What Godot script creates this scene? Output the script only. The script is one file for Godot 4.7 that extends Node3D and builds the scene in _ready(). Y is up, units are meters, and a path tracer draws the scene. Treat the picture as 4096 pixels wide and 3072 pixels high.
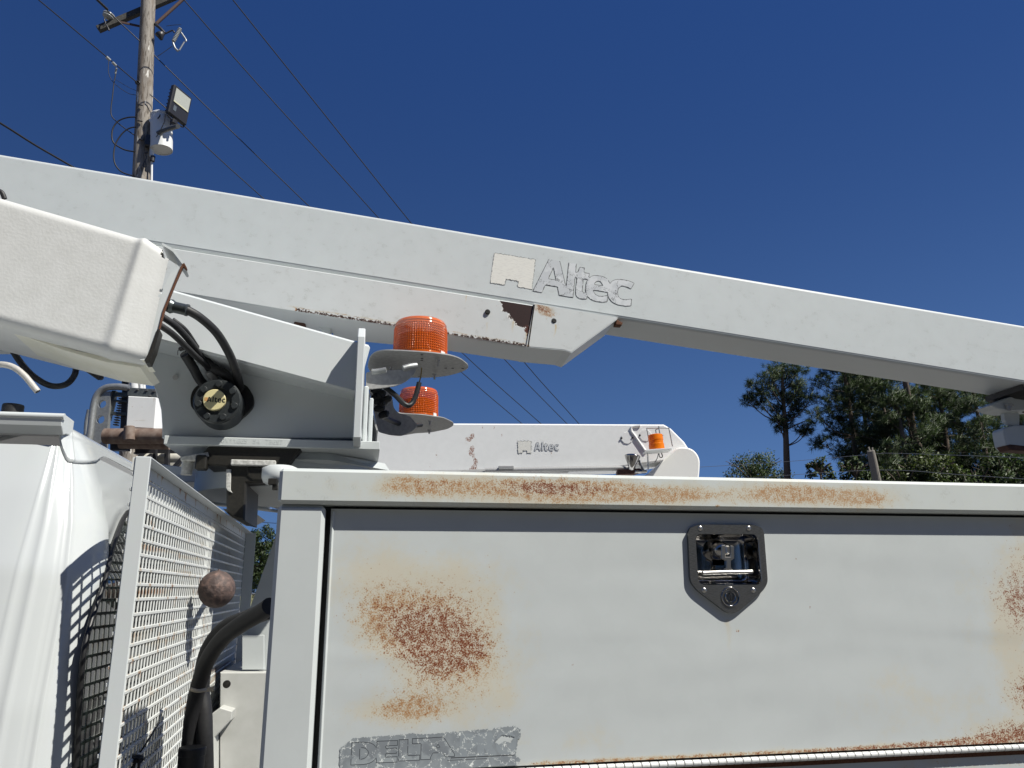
extends Node3D
# A white bucket truck seen from beside its tool compartment; a second truck, a utility pole and pines behind.
# World: x runs to the truck's rear, y up, z towards the viewer; metres.

class Build:
	var v := PackedVector3Array()
	var n := PackedVector3Array()
	var t := PackedVector2Array()
	func tri(a: Vector3, b: Vector3, c: Vector3, na: Vector3, nb: Vector3, nc: Vector3, ua: Vector2, ub: Vector2, uc: Vector2) -> void:
		if (b - a).cross(c - a).dot(na + nb + nc) > 0.0:
			v.append_array(PackedVector3Array([a, c, b])); n.append_array(PackedVector3Array([na, nc, nb])); t.append_array(PackedVector2Array([ua, uc, ub]))
		else:
			v.append_array(PackedVector3Array([a, b, c])); n.append_array(PackedVector3Array([na, nb, nc])); t.append_array(PackedVector2Array([ua, ub, uc]))
	func xy(p: Vector3) -> Vector2:
		return Vector2(p.x, p.y)
	func face(p: Array, out: Vector3) -> void:      # flat convex polygon that faces out
		var nn: Vector3 = Vector3.ZERO
		for i in range(1, p.size() - 1):
			nn += (p[i] - p[0]).cross(p[i + 1] - p[0])
		nn = nn.normalized()
		if nn.dot(out) < 0.0: nn = -nn
		for i in range(1, p.size() - 1):
			tri(p[0], p[i], p[i + 1], nn, nn, nn, xy(p[0]), xy(p[i]), xy(p[i + 1]))
	func box(c: Vector3, s: Vector3, bev := 0.0, bas := Basis()) -> void:
		var h := s * 0.5
		var b: float = minf(bev, minf(h.x, minf(h.y, h.z)) * 0.9)
		var P := func(sg: Vector3, ax: int) -> Vector3:
			var q := Vector3(h.x - b, h.y - b, h.z - b)
			q[ax] = h[ax]
			return c + bas * (q * sg)
		for ax in 3:
			var a1: int = (ax + 1) % 3
			var a2: int = (ax + 2) % 3
			for s0 in [-1.0, 1.0]:
				var q := []
				for k in [[-1.0, -1.0], [1.0, -1.0], [1.0, 1.0], [-1.0, 1.0]]:
					var sg := Vector3.ZERO
					sg[ax] = s0; sg[a1] = k[0]; sg[a2] = k[1]
					q.append(P.call(sg, ax))
				var o := Vector3.ZERO
				o[ax] = s0
				face(q, bas * o)
			if b > 0.0:
				for s1 in [-1.0, 1.0]:
					for s2 in [-1.0, 1.0]:
						var e := Vector3.ZERO
						e[a1] = s1; e[a2] = s2
						var lo := e
						var hi := e
						lo[ax] = -1.0; hi[ax] = 1.0
						face([P.call(lo, a1), P.call(hi, a1), P.call(hi, a2), P.call(lo, a2)], bas * e)
		if b > 0.0:
			for i in 8:
				var sg := Vector3(1 if i & 1 else -1, 1 if i & 2 else -1, 1 if i & 4 else -1)
				face([P.call(sg, 0), P.call(sg, 1), P.call(sg, 2)], bas * sg)
	func prism(poly, z0: float, z1: float, bev := 0.0, xf := Transform3D()) -> void:   # outline in xy, from z0 to z1
		var p := PackedVector2Array(poly)
		if Geometry2D.is_polygon_clockwise(p): p.reverse()
		var m := p.size()
		var inner := p.duplicate()
		if bev > 0.0:
			for i in m:
				var d0: Vector2 = (p[i] - p[(i + m - 1) % m]).normalized()
				var d1: Vector2 = (p[(i + 1) % m] - p[i]).normalized()
				var n0 := Vector2(-d0.y, d0.x)
				var n1 := Vector2(-d1.y, d1.x)
				var mi := (n0 + n1)
				mi = mi.normalized() / maxf(0.35, mi.length() * 0.5) if mi.length() > 0.01 else n0
				inner[i] = p[i] + mi * bev
		var ix := Geometry2D.triangulate_polygon(inner)
		for side in [[z1, 1.0], [z0, -1.0]]:
			var nn: Vector3 = xf.basis * Vector3(0, 0, side[1])
			nn = nn.normalized()
			for k in range(0, ix.size(), 3):
				var q := []
				for j in 3:
					q.append(xf * Vector3(inner[ix[k + j]].x, inner[ix[k + j]].y, side[0]))
				tri(q[0], q[1], q[2], nn, nn, nn, inner[ix[k]], inner[ix[k + 1]], inner[ix[k + 2]])
			if bev > 0.0:
				for i in m:
					var j: int = (i + 1) % m
					var d: Vector2 = (p[j] - p[i]).normalized()
					face([xf * Vector3(inner[i].x, inner[i].y, side[0]), xf * Vector3(inner[j].x, inner[j].y, side[0]), xf * Vector3(p[j].x, p[j].y, side[0] - side[1] * bev), xf * Vector3(p[i].x, p[i].y, side[0] - side[1] * bev)], xf.basis * Vector3(d.y, -d.x, side[1]))
		for i in m:
			var j: int = (i + 1) % m
			var d: Vector2 = (p[j] - p[i]).normalized()
			face([xf * Vector3(p[i].x, p[i].y, z0 + bev), xf * Vector3(p[j].x, p[j].y, z0 + bev), xf * Vector3(p[j].x, p[j].y, z1 - bev), xf * Vector3(p[i].x, p[i].y, z1 - bev)], xf.basis * Vector3(d.y, -d.x, 0))
	func lathe(prof, segs: int, xf := Transform3D(), smooth := false) -> void:   # prof: Vector2(radius, height) along local y
		var m: int = prof.size()
		var nr := []
		for i in m - 1:
			var d: Vector2 = prof[i + 1] - prof[i]
			nr.append(Vector2(d.y, -d.x).normalized())
		for i in m - 1:
			var na: Vector2 = nr[i]
			var nb: Vector2 = nr[i]
			if smooth:
				if i > 0: na = (nr[i] + nr[i - 1]).normalized()
				if i < m - 2: nb = (nr[i] + nr[i + 1]).normalized()
			for k in segs:
				var a0 := TAU * k / segs
				var a1 := TAU * (k + 1) / segs
				var q := func(pp: Vector2, a: float) -> Vector3: return xf * Vector3(pp.x * cos(a), pp.y, pp.x * sin(a))
				var w := func(pp: Vector2, a: float) -> Vector3: return (xf.basis * Vector3(pp.x * cos(a), pp.y, pp.x * sin(a))).normalized()
				var u0 := Vector2(float(k) / segs, prof[i].y)
				var u1 := Vector2(float(k + 1) / segs, prof[i].y)
				var u2 := Vector2(float(k + 1) / segs, prof[i + 1].y)
				var u3 := Vector2(float(k) / segs, prof[i + 1].y)
				if prof[i].x > 1e-6: tri(q.call(prof[i], a0), q.call(prof[i], a1), q.call(prof[i + 1], a1), w.call(na, a0), w.call(na, a1), w.call(nb, a1), u0, u1, u2)
				if prof[i + 1].x > 1e-6: tri(q.call(prof[i], a0), q.call(prof[i + 1], a1), q.call(prof[i + 1], a0), w.call(na, a0), w.call(nb, a1), w.call(nb, a0), u0, u2, u3)
	func rod(a: Vector3, b: Vector3, r: float, segs := 16, bev := 0.0) -> void:      # a closed cylinder
		var d := b - a
		var prof := [Vector2(0, 0), Vector2(r - bev, 0), Vector2(r, bev), Vector2(r, d.length() - bev), Vector2(r - bev, d.length()), Vector2(0, d.length())] if bev > 0.0 else [Vector2(0, 0), Vector2(r, 0), Vector2(r, d.length()), Vector2(0, d.length())]
		lathe(prof, segs, along(a, d))
	static func along(o: Vector3, d: Vector3) -> Transform3D:                        # local y runs along d
		var y := d.normalized()
		var x := y.cross(Vector3(0.31, 0.2, 0.93) if absf(y.dot(Vector3(0.31, 0.2, 0.93))) < 0.9 else Vector3(1, 0, 0)).normalized()
		return Transform3D(Basis(x, y, x.cross(y)), o)
	static func smoothed(p: Array, steps: int) -> Array:
		if p.size() < 3: return p
		var o := []
		for i in p.size() - 1:
			var a = p[maxi(i - 1, 0)]
			var d = p[mini(i + 2, p.size() - 1)]
			for k in steps:
				o.append(p[i].cubic_interpolate(p[i + 1], a, d, float(k) / steps))
		o.append(p[-1])
		return o
	func tube(path: Array, r, segs := 12, steps := 6, ribs := 0.0) -> void:   # r: one radius or [start, end]; ribs: pitch of a corrugated sleeve
		var p := smoothed(path, steps)
		if ribs > 0.0:
			var q := [p[0]]
			for i in p.size() - 1:
				var c: int = maxi(1, int((p[i + 1] - p[i]).length() / (ribs * 0.5)))
				for k in c: q.append(p[i].lerp(p[i + 1], float(k + 1) / c))
			p = q
		var up := Vector3(0.12, 0.3, 0.94).normalized()
		var rings := []
		var norms := []
		for i in p.size():
			var d: Vector3 = (p[mini(i + 1, p.size() - 1)] - p[maxi(i - 1, 0)]).normalized()
			var x: Vector3 = up.cross(d).normalized()
			up = d.cross(x).normalized()
			var rr: float = lerpf(r[0], r[1], float(i) / (p.size() - 1)) if r is Array else r
			if ribs > 0.0: rr *= 1.0 + (0.09 if i % 2 else -0.09)
			var ring := []
			var nr := []
			for k in segs:
				var a := TAU * k / segs
				var e: Vector3 = x * cos(a) + up * sin(a)
				ring.append(p[i] + e * rr); nr.append(e)
			rings.append(ring); norms.append(nr)
		for i in p.size() - 1:
			for k in segs:
				var j: int = (k + 1) % segs
				var u0 := Vector2(float(k) / segs, i * 0.1)
				var u1 := Vector2(float(k + 1) / segs, i * 0.1)
				tri(rings[i][k], rings[i][j], rings[i + 1][j], norms[i][k], norms[i][j], norms[i + 1][j], u0, u1, u1 + Vector2(0, 0.1))
				tri(rings[i][k], rings[i + 1][j], rings[i + 1][k], norms[i][k], norms[i + 1][j], norms[i + 1][k], u0, u1 + Vector2(0, 0.1), u0 + Vector2(0, 0.1))
		if p.size() > 1:
			face(rings[0], p[0] - p[1]); face(rings[-1], p[-1] - p[-2])
	func sheet(rows: Array, out: Vector3, keep = null) -> void:            # a smooth grid of points; keep(i, j) says which cells stand
		var nn := []
		var R := rows.size()
		var K: int = rows[0].size()
		for i in R:
			var q := []
			for j in K:
				var e: Vector3 = (rows[mini(i + 1, R - 1)][j] - rows[maxi(i - 1, 0)][j]).cross(rows[i][mini(j + 1, K - 1)] - rows[i][maxi(j - 1, 0)])
				q.append(e.normalized())
			nn.append(q)
		var flip: float = 1.0 if nn[R / 2][K / 2].dot(out) > 0.0 else -1.0
		for i in R - 1:
			for j in K - 1:
				if keep != null and not keep.call(i, j): continue
				var a: Vector3 = rows[i][j]
				var b: Vector3 = rows[i][j + 1]
				var c: Vector3 = rows[i + 1][j + 1]
				var d: Vector3 = rows[i + 1][j]
				tri(a, b, c, nn[i][j] * flip, nn[i][j + 1] * flip, nn[i + 1][j + 1] * flip, xy(a), xy(b), xy(c))
				tri(a, c, d, nn[i][j] * flip, nn[i + 1][j + 1] * flip, nn[i + 1][j] * flip, xy(a), xy(c), xy(d))
	func mesh() -> ArrayMesh:
		var ar := []
		ar.resize(Mesh.ARRAY_MAX)
		ar[Mesh.ARRAY_VERTEX] = v; ar[Mesh.ARRAY_NORMAL] = n; ar[Mesh.ARRAY_TEX_UV] = t
		var m := ArrayMesh.new()
		m.add_surface_from_arrays(Mesh.PRIMITIVE_TRIANGLES, ar)
		return m

# ---- things, parts, labels -------------------------------------------------------------------------------------
var used := {}
func numbered(called: String) -> String:
	used[called] = used.get(called, -1) + 1
	return called if used[called] == 0 else "%s_%03d" % [called, used[called]]

func thing(called: String, label: String, category: String, at := Vector3.ZERO, group := "") -> Node3D:
	var o := Node3D.new()
	o.name = numbered(called)
	add_child(o)
	o.position = at
	tag(o, label, category, group)
	return o

func tag(o: Node, label: String, category: String, group := "") -> void:
	o.set_meta("label", label)
	o.set_meta("category", category)
	if group: o.set_meta("group", group)

func part(called: String, b: Build, m: Material, parent: Node, xf := Transform3D()) -> MeshInstance3D:
	var o := MeshInstance3D.new()
	o.name = called
	o.mesh = b.mesh()
	o.material_override = m
	parent.add_child(o, true)
	var up := Transform3D()
	var q: Node = parent
	while q is Node3D and q != self:
		up = q.transform * up
		q = q.get_parent()
	o.transform = up.affine_inverse() * xf       # shapes are given in world axes, or in xf
	return o

func structure(called: String, b: Build, m: Material) -> MeshInstance3D:
	var o := part(called, b, m, self)
	o.set_meta("kind", "structure")
	return o

# ---- materials ----------------------------------------------------------------------------------------------------
func lin(r: float, g: float, b: float) -> Color:
	return Color(r, g, b).linear_to_srgb()

func mat(c: Color, rough := 0.5, metal := 0.0) -> StandardMaterial3D:
	var m := StandardMaterial3D.new()
	m.albedo_color = c
	m.roughness = rough
	m.metallic = metal
	return m

func noise(freq: float, octaves := 4, s := 1) -> FastNoiseLite:
	var f := FastNoiseLite.new()
	f.seed = s
	f.noise_type = FastNoiseLite.TYPE_SIMPLEX_SMOOTH
	f.frequency = freq
	f.fractal_octaves = octaves
	return f

func noise_texture(size: int, freq: float, lo: Color, hi: Color, s: int, octaves := 5, mid = null) -> NoiseTexture2D:
	var t := NoiseTexture2D.new()
	t.width = size; t.height = size
	t.seamless = true
	t.noise = noise(freq, octaves, s)
	var g := Gradient.new()
	g.set_color(0, lo); g.set_color(1, hi)
	if mid != null: g.add_point(0.5, mid)
	t.color_ramp = g
	return t

func bump_texture(size: int, freq: float, s: int, octaves := 4) -> NoiseTexture2D:
	var t := NoiseTexture2D.new()
	t.width = size; t.height = size
	t.seamless = true
	t.noise = noise(freq, octaves, s)
	return t

func worn(lo: Color, hi: Color, rough: float, tile: float, freq: float, s: int, metal := 0.0, mid = null) -> StandardMaterial3D:   # mottled by a triplanar noise; tile in metres
	var m := mat(Color.WHITE, rough, metal)
	m.albedo_texture = noise_texture(512, freq, lo, hi, s, 5, mid)
	m.uv1_triplanar = true
	m.uv1_world_triplanar = true
	m.uv1_scale = Vector3.ONE / tile
	return m

func relief(m: StandardMaterial3D, cm: float, size: int, freq: float, s: int, octaves := 3) -> StandardMaterial3D:
	m.heightmap_enabled = true
	m.heightmap_scale = cm
	m.heightmap_texture = bump_texture(size, freq, s, octaves)
	return m

func mapped(tex: Texture2D, r: Rect2, rough := 0.5) -> StandardMaterial3D:     # a picture laid over the rectangle r of a shape's own xy
	var m := mat(Color.WHITE, rough)
	m.albedo_texture = tex
	m.texture_repeat = false
	m.uv1_scale = Vector3(1.0 / r.size.x, -1.0 / r.size.y, 1)
	m.uv1_offset = Vector3(-r.position.x / r.size.x, r.end.y / r.size.y, 0)
	return m

# Rust and grime on a painted panel. blobs: [centre, radius x, radius y, stain 0..1, orange 0..1, deep rust 0..1]
# flakes: [outline, colour, rim colour] patches with ragged edges; runs: [top, length, width, strength] drips of rusty water.
func weathered(r: Rect2, per_metre: float, paint: Color, blobs: Array, flakes := [], runs := [], s := 3, grime := 0.0) -> ImageTexture:
	var w := int(r.size.x * per_metre)
	var h := int(r.size.y * per_metre)
	var img := Image.create_empty(w, h, false, Image.FORMAT_RGB8)
	var big := noise(13.0, 3, s)
	var mid := noise(75.0, 3, s + 1)
	var fine := noise(330.0, 2, s + 2)
	var grain := noise(700.0, 1, s + 3)
	var cream := Color(0.755, 0.73, 0.66)
	var orange := Color(0.60, 0.39, 0.20)
	var deep := Color(0.39, 0.165, 0.085)
	for j in h:
		var y := r.end.y - (j + 0.5) / per_metre
		for i in w:
			var x := r.position.x + (i + 0.5) / per_metre
			var nb := big.get_noise_2d(x, y)
			var c := paint
			c = c.darkened(clampf(nb * 0.014 + 0.006, 0.0, 0.03))
			var d1 := 0.0
			var d2 := 0.0
			var d3 := 0.0
			for b in blobs:
				var q: Vector2 = b[0]
				var ex: float = absf(x - q.x) / b[1]
				var ey: float = absf(y - q.y) / b[2]
				var e := ex * ex + ey * ey
				if e < 6.0:
					var g := exp(-e * 1.3)
					d1 += b[3] * g; d2 += b[4] * g; d3 += b[5] * g
			d1 = minf(d1, 0.85); d2 = minf(d2, 1.0); d3 = minf(d3, 1.02)
			if d1 + d2 + d3 > 0.02:
				var nm := mid.get_noise_2d(x, y)
				var nf := fine.get_noise_2d(x, y)
				var ng := grain.get_noise_2d(x, y)
				c = c.lerp(cream, smoothstep(0.02, 0.85, d1 + nb * 0.35 + nm * 0.16 + nf * 0.10) * 0.85)
				if d2 > 0.02: c = c.lerp(orange, smoothstep(0.0, 0.5, d2 * 0.9 - 0.66 + nm * 0.36 + nf * 0.50 + ng * 0.35) * 0.75)
				if d3 > 0.02: c = c.lerp(deep, smoothstep(0.0, 0.24, d3 * 1.05 - 1.0 + nm * 0.48 + nf * 0.62 + ng * 0.5) * 0.85)
			if grime > 0.0:
				var gm := smoothstep(0.30, 0.75, mid.get_noise_2d(x * 0.35 + 40.0, y * 0.5) + nb * 0.5)
				if gm > 0.0: c = c.lerp(Color(0.42, 0.42, 0.38), gm * grime * smoothstep(-0.1, 0.5, fine.get_noise_2d(x, y * 0.6) + 0.1))
			for q in runs:
				var dy: float = (q[0].y - y) / q[1]
				if dy > -0.02 and dy < 1.0:
					var dx: float = absf(x - q[0].x + mid.get_noise_2d(y * 0.6, 7.0) * 0.004) / (q[2] * (1.1 - dy * 0.5))
					if dx < 1.6: c = c.lerp(Color(0.74, 0.60, 0.36), exp(-dx * dx * 2.5) * (1.0 - maxf(dy, 0.0)) * q[3] * (0.75 + 0.5 * fine.get_noise_2d(x, y * 0.2)))
			for f in flakes:
				var bb: Rect2 = f[3]
				if not bb.has_point(Vector2(x, y)): continue
				var p := Vector2(x + mid.get_noise_2d(x, y) * 0.009 + fine.get_noise_2d(x, y) * 0.004, y + mid.get_noise_2d(x + 5.0, y) * 0.009 + fine.get_noise_2d(x, y + 9.0) * 0.004)
				if Geometry2D.is_point_in_polygon(p, f[0]):
					c = f[1].lerp(f[1].darkened(0.45), clampf(0.4 + 1.2 * fine.get_noise_2d(x, y) + 0.7 * grain.get_noise_2d(x, y), 0.0, 1.0))
				elif f[2].a > 0.0:
					var p2: Vector2 = p + (f[4] - p).normalized() * 0.005
					if Geometry2D.is_point_in_polygon(p2, f[0]): c = c.lerp(f[2], 0.8)
			img.set_pixel(i, j, c)
	return ImageTexture.create_from_image(img)

func flake(outline: Array, c: Color, rim := Color(0, 0, 0, 0)) -> Array:
	var p := PackedVector2Array(outline)
	var bb := Rect2(p[0], Vector2.ZERO)
	var mid := Vector2.ZERO
	for q in p:
		bb = bb.expand(q)
		mid += q / p.size()
	return [p, c, rim, bb.grow(0.02), mid]

func bold() -> SystemFont:
	var f := SystemFont.new()
	f.font_names = PackedStringArray(["Droid Sans"])
	f.font_weight = 700
	return f

# Lettering as a mask of w x h cells: the glyphs of a text fitted into the rectangle (in cells), leaning by slant.
func letters(text: String, w: int, h: int, into: Rect2, slant := 0.0, tight := 1.0) -> PackedByteArray:
	var tm := TextMesh.new()
	tm.text = text
	tm.font = bold()
	tm.font_size = 64
	tm.pixel_size = 0.01
	tm.depth = 0.0
	tm.curve_step = 1.0
	var ar := tm.get_mesh_arrays()
	var v: PackedVector3Array = ar[Mesh.ARRAY_VERTEX]
	var ix: PackedInt32Array = ar[Mesh.ARRAY_INDEX]
	var lo := Vector2(1e9, 1e9)
	var hi := -lo
	for p in v:
		lo = lo.min(Vector2(p.x, p.y)); hi = hi.max(Vector2(p.x, p.y))
	var out := PackedByteArray()
	out.resize(w * h)
	var pt := []
	for p in v:
		var q := Vector2((p.x - lo.x) / (hi.x - lo.x), 1.0 - (p.y - lo.y) / (hi.y - lo.y))
		q.x += slant * (1.0 - q.y)
		pt.append(into.position + q * into.size)
	for k in range(0, ix.size(), 3):
		var a: Vector2 = pt[ix[k]]
		var b: Vector2 = pt[ix[k + 1]]
		var c: Vector2 = pt[ix[k + 2]]
		if absf((b - a).cross(c - a)) < 1e-6: continue
		for j in range(maxi(0, int(minf(a.y, minf(b.y, c.y)))), mini(h, int(maxf(a.y, maxf(b.y, c.y))) + 2)):
			for i in range(maxi(0, int(minf(a.x, minf(b.x, c.x)))), mini(w, int(maxf(a.x, maxf(b.x, c.x))) + 2)):
				if Geometry2D.point_is_inside_triangle(Vector2(i + 0.5, j + 0.5), a, b, c): out[j * w + i] = 1
	return out

func edge_of(mask: PackedByteArray, w: int, h: int, i: int, j: int, r: int) -> bool:
	var m := mask[j * w + i]
	for d in [[r, 0], [-r, 0], [0, r], [0, -r]]:
		var x: int = clampi(i + d[0], 0, w - 1)
		var y: int = clampi(j + d[1], 0, h - 1)
		if mask[y * w + x] != m: return true
	return false

func thick(mask: PackedByteArray, w: int, h: int, r: int) -> PackedByteArray:      # bolder by r cells
	var a := mask
	for pass_ in 2:
		var o := PackedByteArray()
		o.resize(w * h)
		for j in h:
			for i in w:
				if a[j * w + i]:
					for k in range(-r, r + 1):
						var x: int = i + k if pass_ == 0 else i
						var y: int = j if pass_ == 0 else j + k
						if x >= 0 and x < w and y >= 0 and y < h: o[y * w + x] = 1
		a = o
	return a

func disc(c: Vector2, r: float, n := 20) -> Array:
	var o := []
	for k in n: o.append(c + Vector2(cos(TAU * k / n), sin(TAU * k / n)) * r)
	return o

# A plate with holes: cut into strips through the holes' middles, so that each strip is a plain outline.
func plate(b: Build, outer: Array, holes: Array, z0: float, z1: float, bev := 0.0, xf := Transform3D()) -> void:
	var cuts := [-1e3]
	for h in holes:
		var c := Vector2.ZERO
		for p in h: c += p / h.size()
		cuts.append(c.x)
	cuts.sort()
	cuts.append(1e3)
	for i in cuts.size() - 1:
		if cuts[i + 1] - cuts[i] < 1e-4: continue
		var lo: float = cuts[i]
		var hi: float = cuts[i + 1]
		for q in Geometry2D.intersect_polygons(PackedVector2Array(outer), PackedVector2Array([Vector2(lo, -1e3), Vector2(hi, -1e3), Vector2(hi, 1e3), Vector2(lo, 1e3)])):
			var left := [q]
			for h in holes:
				var next := []
				for piece in left: next.append_array(Geometry2D.clip_polygons(piece, PackedVector2Array(h)))
				left = next
			for piece in left: b.prism(piece, z0, z1, bev, xf)

# A word whose letters are fitted one by one: each [letter, left, right, top, bottom] in cells.
func word(list: Array, w: int, h: int, slant: float, r: int) -> PackedByteArray:
	var o := PackedByteArray()
	o.resize(w * h)
	for q in list:
		var m := letters(q[0], w, h, Rect2(q[1], q[3], q[2] - q[1], q[4] - q[3]), slant)
		for i in m.size():
			if m[i]: o[i] = 1
	return thick(o, w, h, r) if r > 0 else o

func rounded(lo: Vector2, hi: Vector2, r: float, n := 5) -> Array:
	var o := []
	for c in [[hi.x - r, hi.y - r, 0.0], [lo.x + r, hi.y - r, 1.0], [lo.x + r, lo.y + r, 2.0], [hi.x - r, lo.y + r, 3.0]]:
		for k in n + 1:
			var a: float = (c[2] + float(k) / n) * PI / 2
			o.append(Vector2(c[0], c[1]) + Vector2(cos(a), sin(a)) * r)
	return o

func soft(poly: Array, r: float, n := 4) -> Array:        # an outline with its corners rounded
	var o := []
	var m := poly.size()
	for i in m:
		var p: Vector2 = poly[i]
		var a: Vector2 = poly[(i + m - 1) % m]
		var b: Vector2 = poly[(i + 1) % m]
		var q: float = minf(r, minf(p.distance_to(a), p.distance_to(b)) * 0.45)
		var s := p + (a - p).normalized() * q
		var e := p + (b - p).normalized() * q
		for k in n + 1:
			var t := float(k) / n
			o.append(s.lerp(p, t).lerp(p.lerp(e, t), t))
	return o

# ---- the scene ----------------------------------------------------------------------------------------------------
var M := {}
var truck: Node3D

func _ready() -> void:
	var cam := Camera3D.new()
	cam.name = "camera"
	cam.transform = Transform3D(Basis(Vector3(0.98287, -0.00557, 0.18421), Vector3(-0.04208, 0.96636, 0.25373), Vector3(-0.17942, -0.25713, 0.94957)), Vector3(0, 1.6, 1.12))
	cam.fov = 52.72
	cam.near = 0.05
	cam.far = 2000.0
	add_child(cam)
	var to_sun := Vector3(0.63, 1.0, 0.50).normalized()
	var sky := PanoramaSkyMaterial.new()
	sky.panorama = clear_sky(to_sun)
	var env := Environment.new()
	env.background_mode = Environment.BG_SKY
	env.sky = Sky.new()
	env.sky.sky_material = sky
	env.ambient_light_source = Environment.AMBIENT_SOURCE_SKY
	env.tonemap_mode = Environment.TONE_MAPPER_LINEAR
	env.tonemap_exposure = 1.32
	env.sdfgi_enabled = true
	env.ssao_enabled = true
	env.ssil_enabled = true
	var we := WorldEnvironment.new()
	we.name = "environment"
	we.environment = env
	add_child(we)
	var sun := DirectionalLight3D.new()
	sun.name = "sun"
	sun.light_color = Color(1.0, 0.985, 0.945)
	sun.light_energy = 1.6
	sun.light_angular_distance = 0.53
	sun.shadow_enabled = true
	add_child(sun)
	sun.look_at_from_position(to_sun * 50.0, Vector3.ZERO, Vector3.UP)
	make_materials()
	ground()
	truck = thing("bucket_truck", "white bucket truck in the foreground with rust-stained tool compartment door", "truck", Vector3(0.8, 0, -1.1))
	service_body()
	latch()
	cab()
	rack()
	turret()
	lower_arm()
	hoses()
	boom()
	beacons()
	behind_rack()
	far_truck()
	pole()
	wires()
	forest()
	behind_viewer()

func clear_sky(to_sun: Vector3) -> ImageTexture:      # cloudless air: deep blue overhead, paler at the horizon and towards the sun
	var w := 512
	var img := Image.create_empty(w, w / 2, false, Image.FORMAT_RGBF)
	var top := Color(0.0125, 0.0410, 0.1480)
	var low := Color(0.1150, 0.2350, 0.4850)
	for j in w / 2:
		var el := PI / 2 - PI * (j + 0.5) / (w / 2)
		for i in w:
			var az := TAU * (i + 0.5) / w
			var d := Vector3(sin(az) * cos(el), sin(el), -cos(az) * cos(el))
			var c := top.lerp(low, pow(1.0 - maxf(d.y, 0.0), 3.75)) if d.y >= 0.0 else Color(0.10, 0.105, 0.11)
			var g := 0.91 + 0.42 * d.dot(to_sun)
			img.set_pixel(i, j, Color(c.r * g, c.g * g, c.b * g))
	return ImageTexture.create_from_image(img)

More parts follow.
